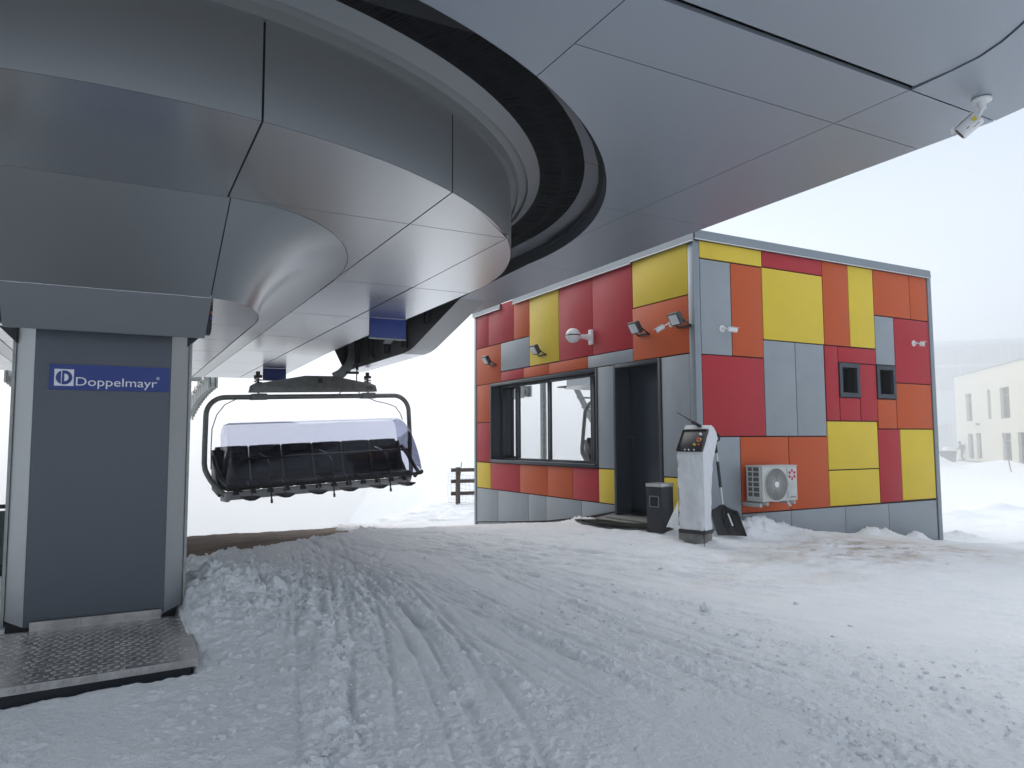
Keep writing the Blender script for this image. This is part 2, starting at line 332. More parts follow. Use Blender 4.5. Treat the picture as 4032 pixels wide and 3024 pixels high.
def snow_material():
    m = bpy.data.materials.new('packed_snow'); m.use_nodes = True; n = m.node_tree; b = n.nodes['Principled BSDF']; L = n.links
    tc = n.nodes.new('ShaderNodeTexCoord')
    def noise(sc, det=4, stretch=None):
        t = n.nodes.new('ShaderNodeTexNoise'); t.inputs['Scale'].default_value = sc; t.inputs['Detail'].default_value = det; t.inputs['Roughness'].default_value = .6
        if stretch:
            mp = n.nodes.new('ShaderNodeMapping'); mp.inputs['Scale'].default_value = stretch; L.new(tc.outputs['Object'], mp.inputs[0]); L.new(mp.outputs[0], t.inputs['Vector'])
        else: L.new(tc.outputs['Object'], t.inputs['Vector'])
        return t
    def ramp(src, a, b_, lo=0., hi=1.):
        q = n.nodes.new('ShaderNodeMapRange'); q.inputs[1].default_value = a; q.inputs[2].default_value = b_; q.inputs[3].default_value = lo; q.inputs[4].default_value = hi; L.new(src, q.inputs[0]); return q.outputs[0]
    def mixc(fac, A, B):
        q = n.nodes.new('ShaderNodeMix'); q.data_type = 'RGBA'; L.new(fac, q.inputs[0])
        for k, c in ((6, A), (7, B)):
            if isinstance(c, tuple): q.inputs[k].default_value = (*c, 1)
            else: L.new(c, q.inputs[k])
        return q.outputs[2]
    c1 = mixc(ramp(noise(3, 5).outputs[0], .35, .65), (.86, .885, .91), (.91, .925, .94))
    # yellowish melt stains and brown grit in front of the hut, local to the place
    sx = n.nodes.new('ShaderNodeSeparateXYZ'); L.new(tc.outputs['Object'], sx.inputs[0])
    def band(src, c, w):
        q = n.nodes.new('ShaderNodeMath'); q.operation = 'SUBTRACT'; L.new(src, q.inputs[0]); q.inputs[1].default_value = c
        a = n.nodes.new('ShaderNodeMath'); a.operation = 'ABSOLUTE'; L.new(q.outputs[0], a.inputs[0])
        return ramp(a.outputs[0], w, 0)
    def mul(a, b_):
        q = n.nodes.new('ShaderNodeMath'); q.operation = 'MULTIPLY'; L.new(a, q.inputs[0]); L.new(b_, q.inputs[1]); return q.outputs[0]
    stain = mul(mul(band(sx.outputs[0], 7.8, 4.0), band(sx.outputs[1], 5.7, 1.7)), ramp(noise(1.1, 6, (1, 2.4, 1)).outputs[0], .44, .62, 0, .8))
    c2 = mixc(stain, c1, (.60, .52, .43))
    spots = mul(mul(band(sx.outputs[0], 8.3, 2.6), band(sx.outputs[1], 5.8, 1.1)), ramp(noise(3.2, 8, (1, 2.2, 1)).outputs[0], .50, .62, 0, .9))
    c3 = mixc(spots, c2, (.28, .21, .16))
    grit = ramp(noise(60, 2).outputs[0], .74, .80, 0, .10)
    gm = mul(grit, ramp(noise(.8, 3).outputs[0], .45, .7))
    c4 = mixc(gm, c3, (.35, .31, .27))
    L.new(c4, b.inputs['Base Color']); b.inputs['Roughness'].default_value = .62; b.inputs['Specular IOR Level'].default_value = .35
    b.inputs['Subsurface Weight'].default_value = 0
    bp = n.nodes.new('ShaderNodeBump'); bp.inputs['Strength'].default_value = .9; bp.inputs['Distance'].default_value = .022; L.new(noise(34, 8).outputs[0], bp.inputs['Height'])
    bp2 = n.nodes.new('ShaderNodeBump'); bp2.inputs['Strength'].default_value = .7; bp2.inputs['Distance'].default_value = .007; L.new(noise(150, 4).outputs[0], bp2.inputs['Height']); L.new(bp.outputs[0], bp2.inputs['Normal'])
    L.new(bp2.outputs[0], b.inputs['Normal'])
    return m
SNOW = snow_material()
EARTH = mat('bare_earth', (.125, .088, .058), .95, var=.45, vscale=2.2, bump=.9, bscale=14)
g = polar('snow_ground', 1.3, 23, 900, -24, 86, 1080, snow_z, SNOW); tag(g, kind='structure')
g2 = polar('distant_snow', 22.6, 640, 330, -60, 120, 620, lambda x, y: snow_z(x, y)-.02, SNOW); tag(g2, kind='structure')
g3 = polar('surrounding_snow', .05, 640, 120, -180, 180, 181, lambda x, y: base_h(x, y)-.32, SNOW); tag(g3, kind='structure')
def earth_z(x, y):
    return base_h(x, y)-.035-.5*np.clip(sd_poly(x, y, BARE)-.15, 0, .5)+.05*fbm(x*1.1, y*1.1, 4, 90)+.03*fbm(x*6, y*6, 4, 91)
g4 = polar('bare_earth_slope', 7.2, 60, 260, -40, 24, 320, earth_z, EARTH); tag(g4, kind='structure')
# loose clods on the snow
def ico(sub=2):
    bm = bmesh.new(); bmesh.ops.create_icosphere(bm, subdivisions=sub, radius=1)
    V = np.array([v.co[:] for v in bm.verts]); F = np.array([[v.index for v in q.verts] for q in bm.faces]); bm.free(); return V, F
IV, IF = ico(3)
lumps = []
for k in range(14):
    V = IV.copy(); nn = V.copy()
    for q in range(7):
        d = rng.normal(size=3); d /= np.linalg.norm(d); h = rng.uniform(.45, .8); s = V@d; V -= np.outer(np.maximum(s-h, 0), d)*rng.uniform(.7, 1)
    V *= (1+.16*np.sin(nn[:, [0]]*5+k)+.12*np.sin(nn[:, [1]]*7+2*k)+.10*np.sin(nn[:, [2]]*11+nn[:, [0]]*9+k)+.07*np.sin(nn[:, [1]]*19+nn[:, [0]]*15)+.035*rng.normal(size=(len(V), 1)))
    lumps.append(V)
AV = []; AF = []; nv = 0
def clod(x, y, s, sink=.35):
    global nv
    z = float(snow_z(np.array([x]), np.array([y]))[0]); V = lumps[rng.integers(14)]*np.array([s*rng.uniform(.8, 1.25), s*rng.uniform(.8, 1.25), s*rng.uniform(.6, 1.0)])
    a = rng.uniform(0, 6.28); R = np.array([[math.cos(a), -math.sin(a), 0], [math.sin(a), math.cos(a), 0], [0, 0, 1]])
    AV.append(V@R.T+np.array([x, y, z+s*sink])); AF.append(IF+nv); nv += len(V)
cand = []
tries = 0
cmx = np.clip(chunkm, 0, 1)
while len(cand) < 3000 and tries < 200000:
    tries += 1
    rr_ = 1.6*(13/1.6)**rng.random(); a = rad(rng.uniform(-18, 70)); x = rr_*math.sin(a); y = rr_*math.cos(a)
    if not (RX0+.2 < x < RX1-.2 and RY0+.2 < y < RY1-.2): continue
    i = int((x-RX0)/RES); j = int((y-RY0)/RES); p = cmx[i, j]**2*.9+.006*(patch[i, j] > .2)+.001
    if rng.random() > p: continue
    if x > 6.1 and y > 6.6: continue
    if -1.6 < x < .55 and 4.1 < y < 6.6: continue
    if sd_poly(np.array([x]), np.array([y]), BARE)[0] < .02: continue
    cand.append((x, y, near_l[i, j]))
for x, y, nl in cand:
    if x > 4.5 and rng.random() < .6: continue
    clod(x, y, (.006+.016*rng.random()**3+(.030*nl*rng.random()**3))*(1 if rng.random() > .015 else 1.8), .2)
for (x, y, s) in [(x, y, s*.62) for x, y, s in [(.78,6.05,.12),(.62,5.7,.07),(.95,5.5,.08),(1.25,6.3,.07),(.72,5.2,.06),(1.1,7.0,.07),(.8,3.1,.05),(1.02,3.35,.06),(.95,2.95,.05),(5.1,4.35,.055),(4.6,3.6,.05),(4.95,3.72,.045),(5.6,5.2,.06),(4.95,5.9,.06),(4.7,2.45,.05),(4.9,2.42,.05),(5.05,2.38,.04),(4.35,2.35,.045),(2.3,2.2,.06),(2.15,2.1,.05),(8.2,4.9,.05)]]:
    clod(x, y, s*(.7 if x > 4 else 1), .15)
Vv = np.concatenate(AV); Ff = np.concatenate(AF)
clods = mesh('snow_clods', Vv.tolist(), Ff.tolist(), SNOW, smooth=False); clods.data.shade_smooth(); tag(clods, 'loose lumps of snow lying scattered on the trodden snow', 'snow', kind='stuff')
# ================================================================ LIFT STATION
HB, HS = 1.42, 1.80
CY, RB = 6.20, 2.97
ST = empty('lift_station', (0, 5.6, -1.2)); tag(ST, 'grey aluminium chairlift station with rounded underside on a broad column', 'lift station')
STI = Matrix.Translation((0, -5.6, 1.2))
def SM(mb, name, m, smooth=False, bevel=0, label=None):
    mb.V = [(v[0], v[1]-5.6, v[2]+1.2) for v in mb.V]
    o = mb.build(name, m, ST, smooth, bevel)
    if label: o['label'] = label
    return o
def arcp(R, a0, a1, n=24, cx=0, cy=CY):   # angle from -Y axis (front) towards +X
    return [(cx+R*math.sin(a0+(a1-a0)*i/n), cy-R*math.cos(a0+(a1-a0)*i/n)) for i in range(n+1)]
def ya(x, R=RB): return CY-math.sqrt(max(R*R-x*x, 0))
GAP = .008
def under(P, z=HB, m=ALU, name='underside_panel', t=.02):
    g0 = .003 if name == 'soffit_panel' else (.0048 if max(p[1] for p in P) < 6.4 else .009)
    mb = MB(); mb.prism(inset(P, g0), z, z+t); return SM(mb, name, m)
def xang(x, R=RB): return math.asin(x/R)
X1, X2, X3 = .53, 1.655, 2.386
Y4 = 4.43
def fx(yy): return 2.97 if yy <= 11.2 else 2.97+(yy-11.2)*.04
for s in (1, -1):
    def mir(P): return [(s*x, y) for x, y in (P if s == 1 else P[::-1])]
    XL = .64
    X1 = .53 if s == 1 else XL
    kx = .55 if s == 1 else XL; kb = .53 if s == 1 else XL
    if s == 1: under([(-XL, Y4)]+arcp(RB, -xang(XL), xang(X1))+[(X1, Y4)])
    # front outer panels
    under(mir([(X1, Y4)]+arcp(RB, xang(X1), xang(X2))+[(X2, Y4)]))
    under(mir(arcp(RB, xang(X2), xang(X3))+[(X3, Y4), (X2, Y4)]))
    # between the keel curve and seam
    el = [(kx+(1.65-kx)*math.sin(t), 6.3-1.87*math.cos(t)) for t in np.linspace(0, math.pi/2, 24)]
    under(mir([(X2, Y4), (X2, 6.3)]+el[::-1]))
    YS = [6.3, 8.15, 10.09, 11.94, 13.89, 15.7, 17.3]
    under(mir([(X2, Y4), (X3, Y4), (X3, 6.3), (X2, 6.3)]))
    under(mir([(X3, ya(X3))]+arcp(RB, xang(X3), math.pi/2)[1:]+[(RB, 6.3), (X3, 6.3)]))
    for a, b in zip(YS[:-1], YS[1:]):
        under(mir([(X2, a), (X3, a), (X3, b), (X2, b)]))
        e = b if b < 17 else 16.4
        under(mir([(X3, a), (fx(a), a), (fx(e), e)]+([(X3+.3, b)] if b > 17 else [])+[(X3, b)]))
    # keel flank: straight at the front, coved at the side
    n1, n2 = 30, 14
    K = []
    for i in range(n1+1):
        t = math.pi/2*i/n1; a = (kx+(1.65-kx)*math.sin(t), 6.3-1.87*math.cos(t)); b = (kb+(.97-kb)*math.sin(t), 6.15-1.0*math.cos(t))
        K.append((a, b, math.sin(t)**1.5))
    for y in (7.3, 8.15, 9.2, 10.1, 11.5, 13.0, 14.5, 16, 17.3): K.append(((X2, y), (.97, y), 1))
    V = []; F = []
    for a, b, w in K:
        for j in range(n2+1):
            q = j/n2; c = math.sin(q*math.pi/2); zc = 1-math.cos(q*math.pi/2)
            k_ = (1-w)*q+w*c; kz = (1-w)*q+w*zc
            V.append((s*(a[0]+(b[0]-a[0])*k_), a[1]+(b[1]-a[1])*k_, HB-(HB-.95)*kz))
    for i in range(len(K)-1):
        for j in range(n2):
            q = (i*(n2+1)+j, i*(n2+1)+j+1, (i+1)*(n2+1)+j+1, (i+1)*(n2+1)+j); F.append(q if s == 1 else q[::-1])
    mb = MB(); mb.add(V, F); o = SM(mb, 'keel_flank', mat('keel_aluminium_panel', (.40, .42, .43), .28, .8), True)
    # flat bottom of the keel
    ys = [5.16, 6.33, 7.28, 8.25, 9.25, 10.3, 11.5, 13, 15, 17.3]
    if s == 1:
        for a, b in zip(ys[:-1], ys[1:]):
            if a < 6:
                e2 = [(.53+.44*math.sin(t), 6.15-1.0*math.cos(t)) for t in np.linspace(0, math.pi/2, 14)]
                P = [(-x, y) for x, y in e2[::-1]]+e2+[(.97, b), (-.97, b)]
                e3 = [(.64+.33*math.sin(t), 6.15-1.0*math.cos(t)) for t in np.linspace(0, math.pi/2, 14)]
                Q = [(-.97, b)]+[(-x, y) for x, y in e3[::-1]]+e2+[(.97, b)]
                under(Q, .952, ALU, 'keel_bottom_panel')
            else: under([(-.97, a), (.97, a), (.97, b), (-.97, b)], .952, ALU, 'keel_bottom_panel')
# front panels of the keel
mb = MB(); g_ = .006
mb.add([(-.64+g_, Y4, HB), (.55-g_, Y4, HB), (.53-g_, 5.15, .955), (-.64+g_, 5.15, .955), (-.64+g_, Y4+.02, HB+.01), (.55-g_, Y4+.02, HB+.01), (.53-g_, 5.17, .965), (-.64+g_, 5.17, .965)],
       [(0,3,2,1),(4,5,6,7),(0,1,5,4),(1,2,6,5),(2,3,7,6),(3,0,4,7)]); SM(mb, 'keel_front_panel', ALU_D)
mb = MB(); mb.add([(-.64, 5.152, .95), (.535, 5.152, .95), (.512, 5.30, .70), (-.625, 5.30, .70), (-.64, 5.172, .95), (.535, 5.172, .95), (.512, 5.32, .70), (-.625, 5.32, .70)],
       [(0,3,2,1),(4,5,6,7),(0,1,5,4),(1,2,6,5),(2,3,7,6),(3,0,4,7)]); SM(mb, 'keel_apron', mat('shaded_apron_panel', (.215, .23, .245), .42, .55))  # apron colour darkened to paint out light reflected from the snow
# dark backing above the panels
mb = MB(); P = [(-RB+.02, 17.25), (-RB+.02, CY)]+arcp(RB-.02, -math.pi/2, math.pi/2, 40)+[(RB-.02, 17.25)]
mb.prism(P[::-1] if False else P, HB+.03, HB+.06); SM(mb, 'underside_backing', SEAM)
# fascia round the body
RIM = 1.89
def band(R0, z0, R1, z1, a0, a1, n=30, t=None):
    V = []; F = []
    for i in range(n+1):
        a = a0+(a1-a0)*i/n
        V += [(R0*math.sin(a), CY-R0*math.cos(a), z0), (R1*math.sin(a), CY-R1*math.cos(a), z1)]
    F = [(2*i, 2*i+2, 2*i+3, 2*i+1) for i in range(n)]
    return V, F
brk = [-math.pi/2, -xang(X2), -xang(.64), xang(.53), xang(X2), math.pi/2]
for a0, a1 in zip(brk[:-1], brk[1:]):
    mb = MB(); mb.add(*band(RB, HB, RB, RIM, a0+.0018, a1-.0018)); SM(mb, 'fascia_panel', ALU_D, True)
    mb = MB(); mb.add(*band(RB, RIM, RB+.045, RIM+.004, a0, a1)); mb.add(*band(RB+.045, RIM+.004, RB+.05, RIM-.02, a0, a1)); mb.add(*band(RB+.05, RIM-.02, RB+.06, RIM+.03, a0, a1)); SM(mb, 'fascia_lip', mat('ring_sheet', (.25, .26, .265), .5, .6))
    mb = MB(); mb.add(*band(RB+.06, RIM+.03, RB+.125, RIM+.055, a0, a1)); mb.add(*band(RB+.125, RIM+.055, RB+.13, RIM+.03, a0, a1)); mb.add(*band(RB+.13, RIM+.03, 3.19, 1.975, a0, a1)); SM(mb, 'inner_ring_strip', mat('ring_sheet', (.25, .26, .265), .5, .6))
mb = MB(); mb.add(*band(RB-.012, HB+.01, RB-.012, RIM, -math.pi/2, math.pi/2)); SM(mb, 'fascia_backing', SEAM)
for s in (1, -1):
    for a, b in zip([CY, 8.15, 10.09, 11.94, 13.89, 15.7], [8.145, 10.085, 11.935, 13.885, 15.695, 16.4]):
        x0, x1 = s*fx(a), s*fx(b)
        mb = MB(); mb.add([(x0, a, HB), (x1, b, HB), (x1, b, RIM), (x0, a, RIM)], [(0, 1, 2, 3)]); mb.add([(x0-s*.02, a, HB), (x1-s*.02, b, HB), (x1-s*.02, b, 3.4), (x0-s*.02, a, 3.4)], [(3, 2, 1, 0)]); SM(mb, 'side_fascia_panel', ALU_D)
# black brush ring closing the slot at the end of the loop
BRUSH = mat('black_brush_bristle', (.003, .0035, .005), .7, var=.3, vscale=40, bump=.6, bscale=120, spec=.2)
for (Ra, za, Rb, zb) in ((3.19, 1.975, 3.36, 1.962), (3.352, 1.957, 3.525, 1.972)):
    V = []; F = []; n = 2600
    for i in range(n+1):
        a = -1.62+3.24*i/n; j = .006*rng.random(); jr = .008*(rng.random()-.5)
        for R_, z_ in ((Ra, za), ((Ra+Rb)/2, (za+zb)/2-.002+j), (Rb if Rb > 3.4 else Rb+jr, zb+j*.6)):
            V.append((R_*math.sin(a), CY-R_*math.cos(a), z_))
    for i in range(n):
        for j in range(2): F.append((3*i+j, 3*i+3+j, 3*i+4+j, 3*i+1+j))
    mb = MB(); mb.add(V, F); SM(mb, 'brush_strip', BRUSH)
mb = MB(); mb.add(*band(3.0, 2.02, 3.7, 2.02, -math.pi/2, math.pi/2)); SM(mb, 'brush_housing', SEAM)
# outer ring: skirt below the soffit
RO = 3.67
for a0, a1 in ((-math.pi/2, -.95), (-.95, .95), (.95, math.pi/2)):
    mb = MB(); mb.add(*band(3.520, 1.968, 3.645, 1.925, a0+.001, a1-.001)); mb.add(*band(3.645, 1.925, RO, HS+.001, a0+.001, a1-.001)); SM(mb, 'slot_skirt', mat('skirt_sheet', (.13, .14, .155), .5, .5))
for s in (1, -1):
    V = []; F = []
    for y, d in ((CY, 0), (6.9, .02), (7.6, .06), (8.35, .12)):
        V += [(s*(3.520+d), y, 1.968), (s*(3.645+d), y, 1.925), (s*(RO+d*.97), y, HS+.001)]
    for i in range(3):
        for j in range(2): q = (3*i+j, 3*i+3+j, 3*i+4+j, 3*i+1+j); F.append(q if s == 1 else q[::-1])
    mb = MB(); mb.add(V, F); SM(mb, 'slot_skirt', mat('skirt_sheet', (.13, .14, .155), .5, .5))
# soffit panels of the canopy
XA, XB_, XM = 4.35, 3.56, 1.78
def xa(y): return 4.32+.0135*y
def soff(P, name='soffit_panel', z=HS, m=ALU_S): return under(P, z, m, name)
def yo(x): return CY-math.sqrt(max(RO*RO-x*x, 0))
def ao(x): return math.asin(min(1, x/RO))
def ring(x0, x1, n=20): return arcp(RO, ao(x0), ao(x1), n)
for s in (1, -1):
    def mir(P): return [(s*x, y) for x, y in (P if s == 1 else P[::-1])]
    # y 2.65 crosses the ring where?
    if s == 1: soff([(-XM, yo(XM)), (-XM, 2.2), (XM, 2.2), (XM, yo(XM))]+ring(-XM, XM)[::-1][1:-1]) if False else soff([(-XM, 2.2), (XM, 2.2), (XM, yo(XM))]+arcp(RO, ao(XM), -ao(XM), 40)[1:-1]+[(-XM, yo(XM))])
    xr = math.sqrt(RO*RO-(CY-4.5)**2)     # ring x at y 4.5
    soff(mir([(XM, 2.2), (XB_, 2.2), (XB_, 2.65), (XM, 2.65)]))
    soff(mir([(XM, 2.65), (XB_, 2.65), (XB_, 4.5), (xr, 4.5)]+arcp(RO, ao(xr), ao(XM), 24)[1:]))
    yb = CY-math.sqrt(RO*RO-XB_*XB_)
    soff(mir([(xr, 4.5), (XB_, 4.5), (XB_, yb)]+arcp(RO, ao(XB_), ao(xr), 14)[1:-1]))
    soff(mir([(XB_, 2.205), (XA, 1.4), (XA, 2.65), (XB_, 2.65)]) if False else mir([(XB_, 2.2), (xa(2.2), 2.2), (xa(2.65), 2.65), (XB_, 2.65)]))
    soff(mir([(XB_, 2.65), (xa(2.65), 2.65), (xa(4.5), 4.5), (XB_, 4.5)]))
    soff(mir([(XB_, 4.5), (xa(4.5), 4.5), (xa(6.38), 6.38), (RO, 6.38), (RO, CY)]+arcp(RO, math.pi/2, ao(XB_), 8)[1:]))
    soff(mir([(RO, 6.38), (xa(6.38), 6.38), (xa(8.32), 8.32), (3.8, 8.32), (3.74, 7.6)]))
    soff(mir([(4.16, 8.32), (xa(8.32), 8.32), (xa(9.3), 9.3), (4.16, 9.3)]))
# end panels, 3 cm higher, with a curved outer joint
cur = [(3.56, 2.178), (3.565, 2.0), (3.55, 1.85), (3.50, 1.72), (3.44, 1.62), (3.36, 1.50), (3.22, 1.36), (3.0, 1.24), (2.7, 1.15), (2.2, 1.08), (1.2, 1.04), (0, 1.03)]
for s in (1, -1):
    P = [(0.003, 2.178)]+[(0.003, 1.03)]+cur[::-1][1:]
    P = [(s*x, y) for x, y in (P if s == 1 else P[::-1])]
    mb = MB(); mb.prism(inset(P, .003), HS+.009, HS+.03); SM(mb, 'end_soffit_panel', ALU_S)
    mb = MB(); Q = [(3.575, 2.195)]+[(x+.003, y-.003) for x, y in cur[1:]]+[(0, .5), (2.6, .55), (3.5, .8), (4.0, 1.2), (4.25, 1.7), (xa(2.195), 2.195)]
    Q = [(s*x, y) for x, y in (Q[::-1] if s == 1 else Q)]
    mb.prism(Q, HS+.002, HS+.022); SM(mb, 'soffit_edge_strip', ALU_S)
mb = MB()
mb.prism([(-4.2, 1.6), (4.2, 1.6), (4.2, 2.9), (-4.2, 2.9)], HS+.07, HS+.09)
for s in (1, -1):
    x0, x1 = sorted((s*3.7, s*4.3)); mb.box(x0, x1, 2.9, 9.25, HS+.07, HS+.09)
mb.box(-4.1, 4.1, .7, 1.6, HS+.05, HS+.07)
SM(mb, 'soffit_backing', SEAM)
mb = MB()                          # plate closing above the ring opening between soffit and slot
V, F = band(3.62, HS+.08, 4.6, HS+.08, -1.5, 1.5); mb.add(V, F); SM(mb, 'ring_backing', SEAM)
# upper housing
HOUSE = mat('station_housing', (.30, .32, .35), .4, .5)
mb = MB()
def sec(y, w, zt): return [(-w, y, HS+.1), (-w*.97, y, zt*.72+.6), (-w*.7, y, zt), (w*.7, y, zt), (w*.97, y, zt*.72+.6), (w, y, HS+.1)]
SS = [(.52, 2.4, 2.1), (.8, 3.4, 2.6), (1.5, 4.1, 3.3), (2.4, 4.34, 3.9), (9.25, 4.43, 4.3), (9.3, 4.16, 4.3), (13.6, 4.16, 3.9), (13.65, 3.15, 3.9), (16.4, 3.15, 3.4), (17.3, 2.6, 2.4)]
V = []; F = []
for y, w, zt in SS: V += sec(y, w, zt)
for i in range(len(SS)-1):
    for j in range(5): a = i*6+j; F.append((a, a+1, a+7, a+6))
F += [tuple(range(6)), tuple(range((len(SS)-1)*6, len(SS)*6))[::-1]]
mb.add(V, F); SM(mb, 'housing_roof', HOUSE)
# outer guide fairing on both lanes
for s in (1, -1):
    xi, xo = 3.80, 4.155
    prof = [(8.32, HS+.001), (9.6, 1.46), (9.95, 1.365), (10.15, 1.33), (10.45, 1.315), (13.55, 1.31)]
    V = []; F = []; n = len(prof)
    for y, z in prof: V += [(s*xi, y, z), (s*xo, y, z)]
    F = [(2*i, 2*i+1, 2*i+3, 2*i+2) for i in range(n-1)]
    FF = F if s == 1 else [q[::-1] for q in F]
    mb = MB(); mb.add(V[:10], FF[:4]); SM(mb, 'guide_fairing_slope', ALU_D, True); mb = MB(); mb.add(V[8:], [tuple(k-8 for k in q) for q in FF[4:]]); SM(mb, 'guide_fairing_underside', ALU, True)  # one sheet; the slope's dimmer reflection is painted as a darker metal
    mb = MB()
    for xx in (xi, xo):
        V = [(s*xx, y, z) for y, z in prof]+[(s*xx, 13.55, 2.6), (s*xx, 8.32, 2.6)]
        mb.add(V, [tuple(range(len(V)))])
    SM(mb, 'guide_fairing_side', ALU_D)
    mb = MB(); mb.add([(s*xi, 13.55, 1.31), (s*xo, 13.55, 1.31), (s*xo, 13.55, 2.6), (s*xi, 13.55, 2.6)], [(0, 1, 2, 3)])
    mb.add([(s*2.97, 11.25, HB), (s*3.66, 13.2, 1.315), (s*3.8, 13.55, 1.31), (s*3.8, 13.55, 2.7), (s*2.97, 11.25, 2.7)], [(0, 1, 2, 3, 4)]); SM(mb, 'slot_end_plate', DARK)
    # machinery seen in the slot
    mb = MB(); mb.box(*sorted((s*2.99, s*3.02)), 6.2, 11.25, HB+.02, 2.7); mb.box(*sorted((s*3.0, s*3.8)), 6.2, 13.5, 2.6, 2.65)
    for y in (8.5, 9.3, 10.2, 11.0, 11.8, 12.6): mb.box(*sorted((s*3.72, s*3.79)), y, y+.08, (1.84 if y < 9 else 1.62 if y < 10 else 1.38), 2.6)
    mb.bar((s*3.1, 6.6, 2.15), (s*3.15, 11.8, 1.75), .10, .16); mb.bar((s*3.65, 8.3, 2.2), (s*3.65, 13.2, 1.95), .08, .12)
    SM(mb, 'slot_frame', DARK)
    mb = MB()
    for y in np.arange(7.0, 12.6, .62):
        mb = MB(); mb.tube([(s*3.3, y, 2.2), (s*3.36, y, 2.2)], .19, 16); SM(mb, 'drive_tyre', RUBBER)
    mb = MB(); mb.bar((s*3.25, 6.6, 2.0), (s*3.4, 13.2, 1.88), .05, .06); SM(mb, 'guide_rail', STEEL)
    mb = MB(); mb.bar((s*3.55, 9.8, 1.75), (s*3.6, 10.6, 1.55), .12, .16); SM(mb, 'guide_rail', STEEL)
# lane lights / signs hanging below the body
for s in (1, -1):
    for y, x0 in ((8.05, 2.53), (14.65, 2.48)):
        mb = MB(); mb.box(*sorted((s*x0, s*(x0+.44))), y, y+.03, 1.185, HB-.003); o = SM(mb, 'sign_board', BLUE, bevel=.004)
        mb = MB(); mb.box(*sorted((s*(x0-.004), s*(x0+.444))), y-.004, y+.034, 1.172, 1.185); SM(mb, 'sign_edge_trim', STEEL)
# sensor boxes beside the keel
for s in (1, -1):
    mb = MB(); mb.prism([(.52, .745), (.560, .745), (.566, .78), (.572, .95), (.545, .95)] if s == 1 else [(-.63, .95), (-.70, .95), (-.69, .77), (-.68, .745), (-.64, .745)], 5.42, 5.5, 'y'); b_ = SM(mb, 'sensor_box', BLACK)
    of_ = .10 if s == -1 else 0
    mb = MB(); mb.box(*sorted((s*(.558+of_), s*(.569+of_))), 5.412, 5.42, .885, .905); SM(mb, 'indicator', mat('orange_indicator', (.7, .12, .04), .5))
    mb = MB(); mb.box(*sorted((s*(.556+of_), s*(.567+of_))), 5.412, 5.42, .850, .870); SM(mb, 'indicator_blue', mat('blue_indicator', (.03, .06, .35), .5))
# brackets under the apron
for s in (1, -1):
    mb = MB(); mb.prism([(s*.42, .76), (s*.52, .76), (s*.42, .66)] if s == 1 else [(-.58, .64), (-.58, .745), (-.68, .745)], 5.6, 5.75, 'y'); SM(mb, 'support_bracket', DARK)
# the column
zb, zt = -1.17, .79
def column(yf, front, name):
    mb = MB(); mb.box(-.467, .322, yf, yf+.02, zb+.02, zt); SM(mb, 'column_front_panel', PYL)
    for s, xa, xb in ((1, .324, .443), (-1, -.469, -.578)):
        mb = MB(); mb.add([(xa, yf+.002, zb+.02), (xb, yf+.115, zb+.05), (xb, yf+.115, zt), (xa, yf+.002, zt)], [(0, 1, 2, 3)] if s == 1 else [(3, 2, 1, 0)])
        mb.add([(xa, yf+.022, zb+.02), (xb, yf+.135, zb+.05), (xb, yf+.135, zt), (xa, yf+.022, zt)], [(3, 2, 1, 0)] if s == 1 else [(0, 1, 2, 3)]); SM(mb, 'column_corner_panel', ALU_D)
        mb = MB(); mb.box(*sorted((xb+s*.002, xb+s*.02)), yf+.11, yf+.9, zb, zt); SM(mb, 'column_side_plate', STEEL)
    mb = MB(); mb.box(-.575, .44, yf+.14, yf+.88, zb-.3, zt+.6); SM(mb, 'column_core', DARK)
column(5.50, True, 'front'); column(13.8, False, 'rear')
# name sign on the column
sg = MB(); sg.box(-.387, .312, 5.488, 5.499, .338, .502); sgo = SM(sg, 'name_sign', BLUE); sgo['label'] = 'blue sign with white lettering'
WHT = mat('white_sign_print', (.75, .77, .8), .5)
mb = MB(); x0, z0 = -.358, .362; sz = .108
# square with a round letter emblem cut out
pts = [(x0, z0), (x0+sz, z0), (x0+sz, z0+sz), (x0, z0+sz)]
mb.prism([(p[0], p[1]) for p in pts], 5.4855, 5.4875, 'y'); SM(mb, 'emblem_square', WHT)
mb = MB(); cx_, cz_ = x0+sz/2, z0+sz/2; R_ = .046
seg = [(cx_+R_*math.cos(t), cz_+R_*math.sin(t)) for t in np.linspace(rad(112), rad(248), 20)]; mb.prism(seg, 5.482, 5.485, 'y')
seg = [(cx_-.012, cz_-R_*.97)]+[(cx_+R_*math.cos(t), cz_+R_*math.sin(t)) for t in np.linspace(rad(-104), rad(104), 30)]; mb.prism(seg, 5.482, 5.485, 'y'); SM(mb, 'emblem', BLUE)
mb = MB(); seg = [(cx_+.002, cz_-.025)]+[(cx_+.004+.021*math.cos(t), cz_+.024*math.sin(t)) for t in np.linspace(rad(-90), rad(90), 16)]+[(cx_+.002, cz_+.025)]; mb.prism(seg, 5.478, 5.481, 'y'); SM(mb, 'emblem_counter', WHT)
def st_text(name, body, size, x, y, z, sx, off): 
    M = Matrix.Translation((0, -5.6, 1.2))@basis((x, y, z), (1, 0, 0), (0, 0, 1)); return text(name, body, size, WHT, ST, M, .001, sx=sx, offset=off)
st_text('lettering', 'Doppelmayr', .080, -.245, 5.4865, .366, 1.20, 0)
st_text('registered_mark', '\u00ae', .028, .232, 5.4865, .418, 1.0, 0)
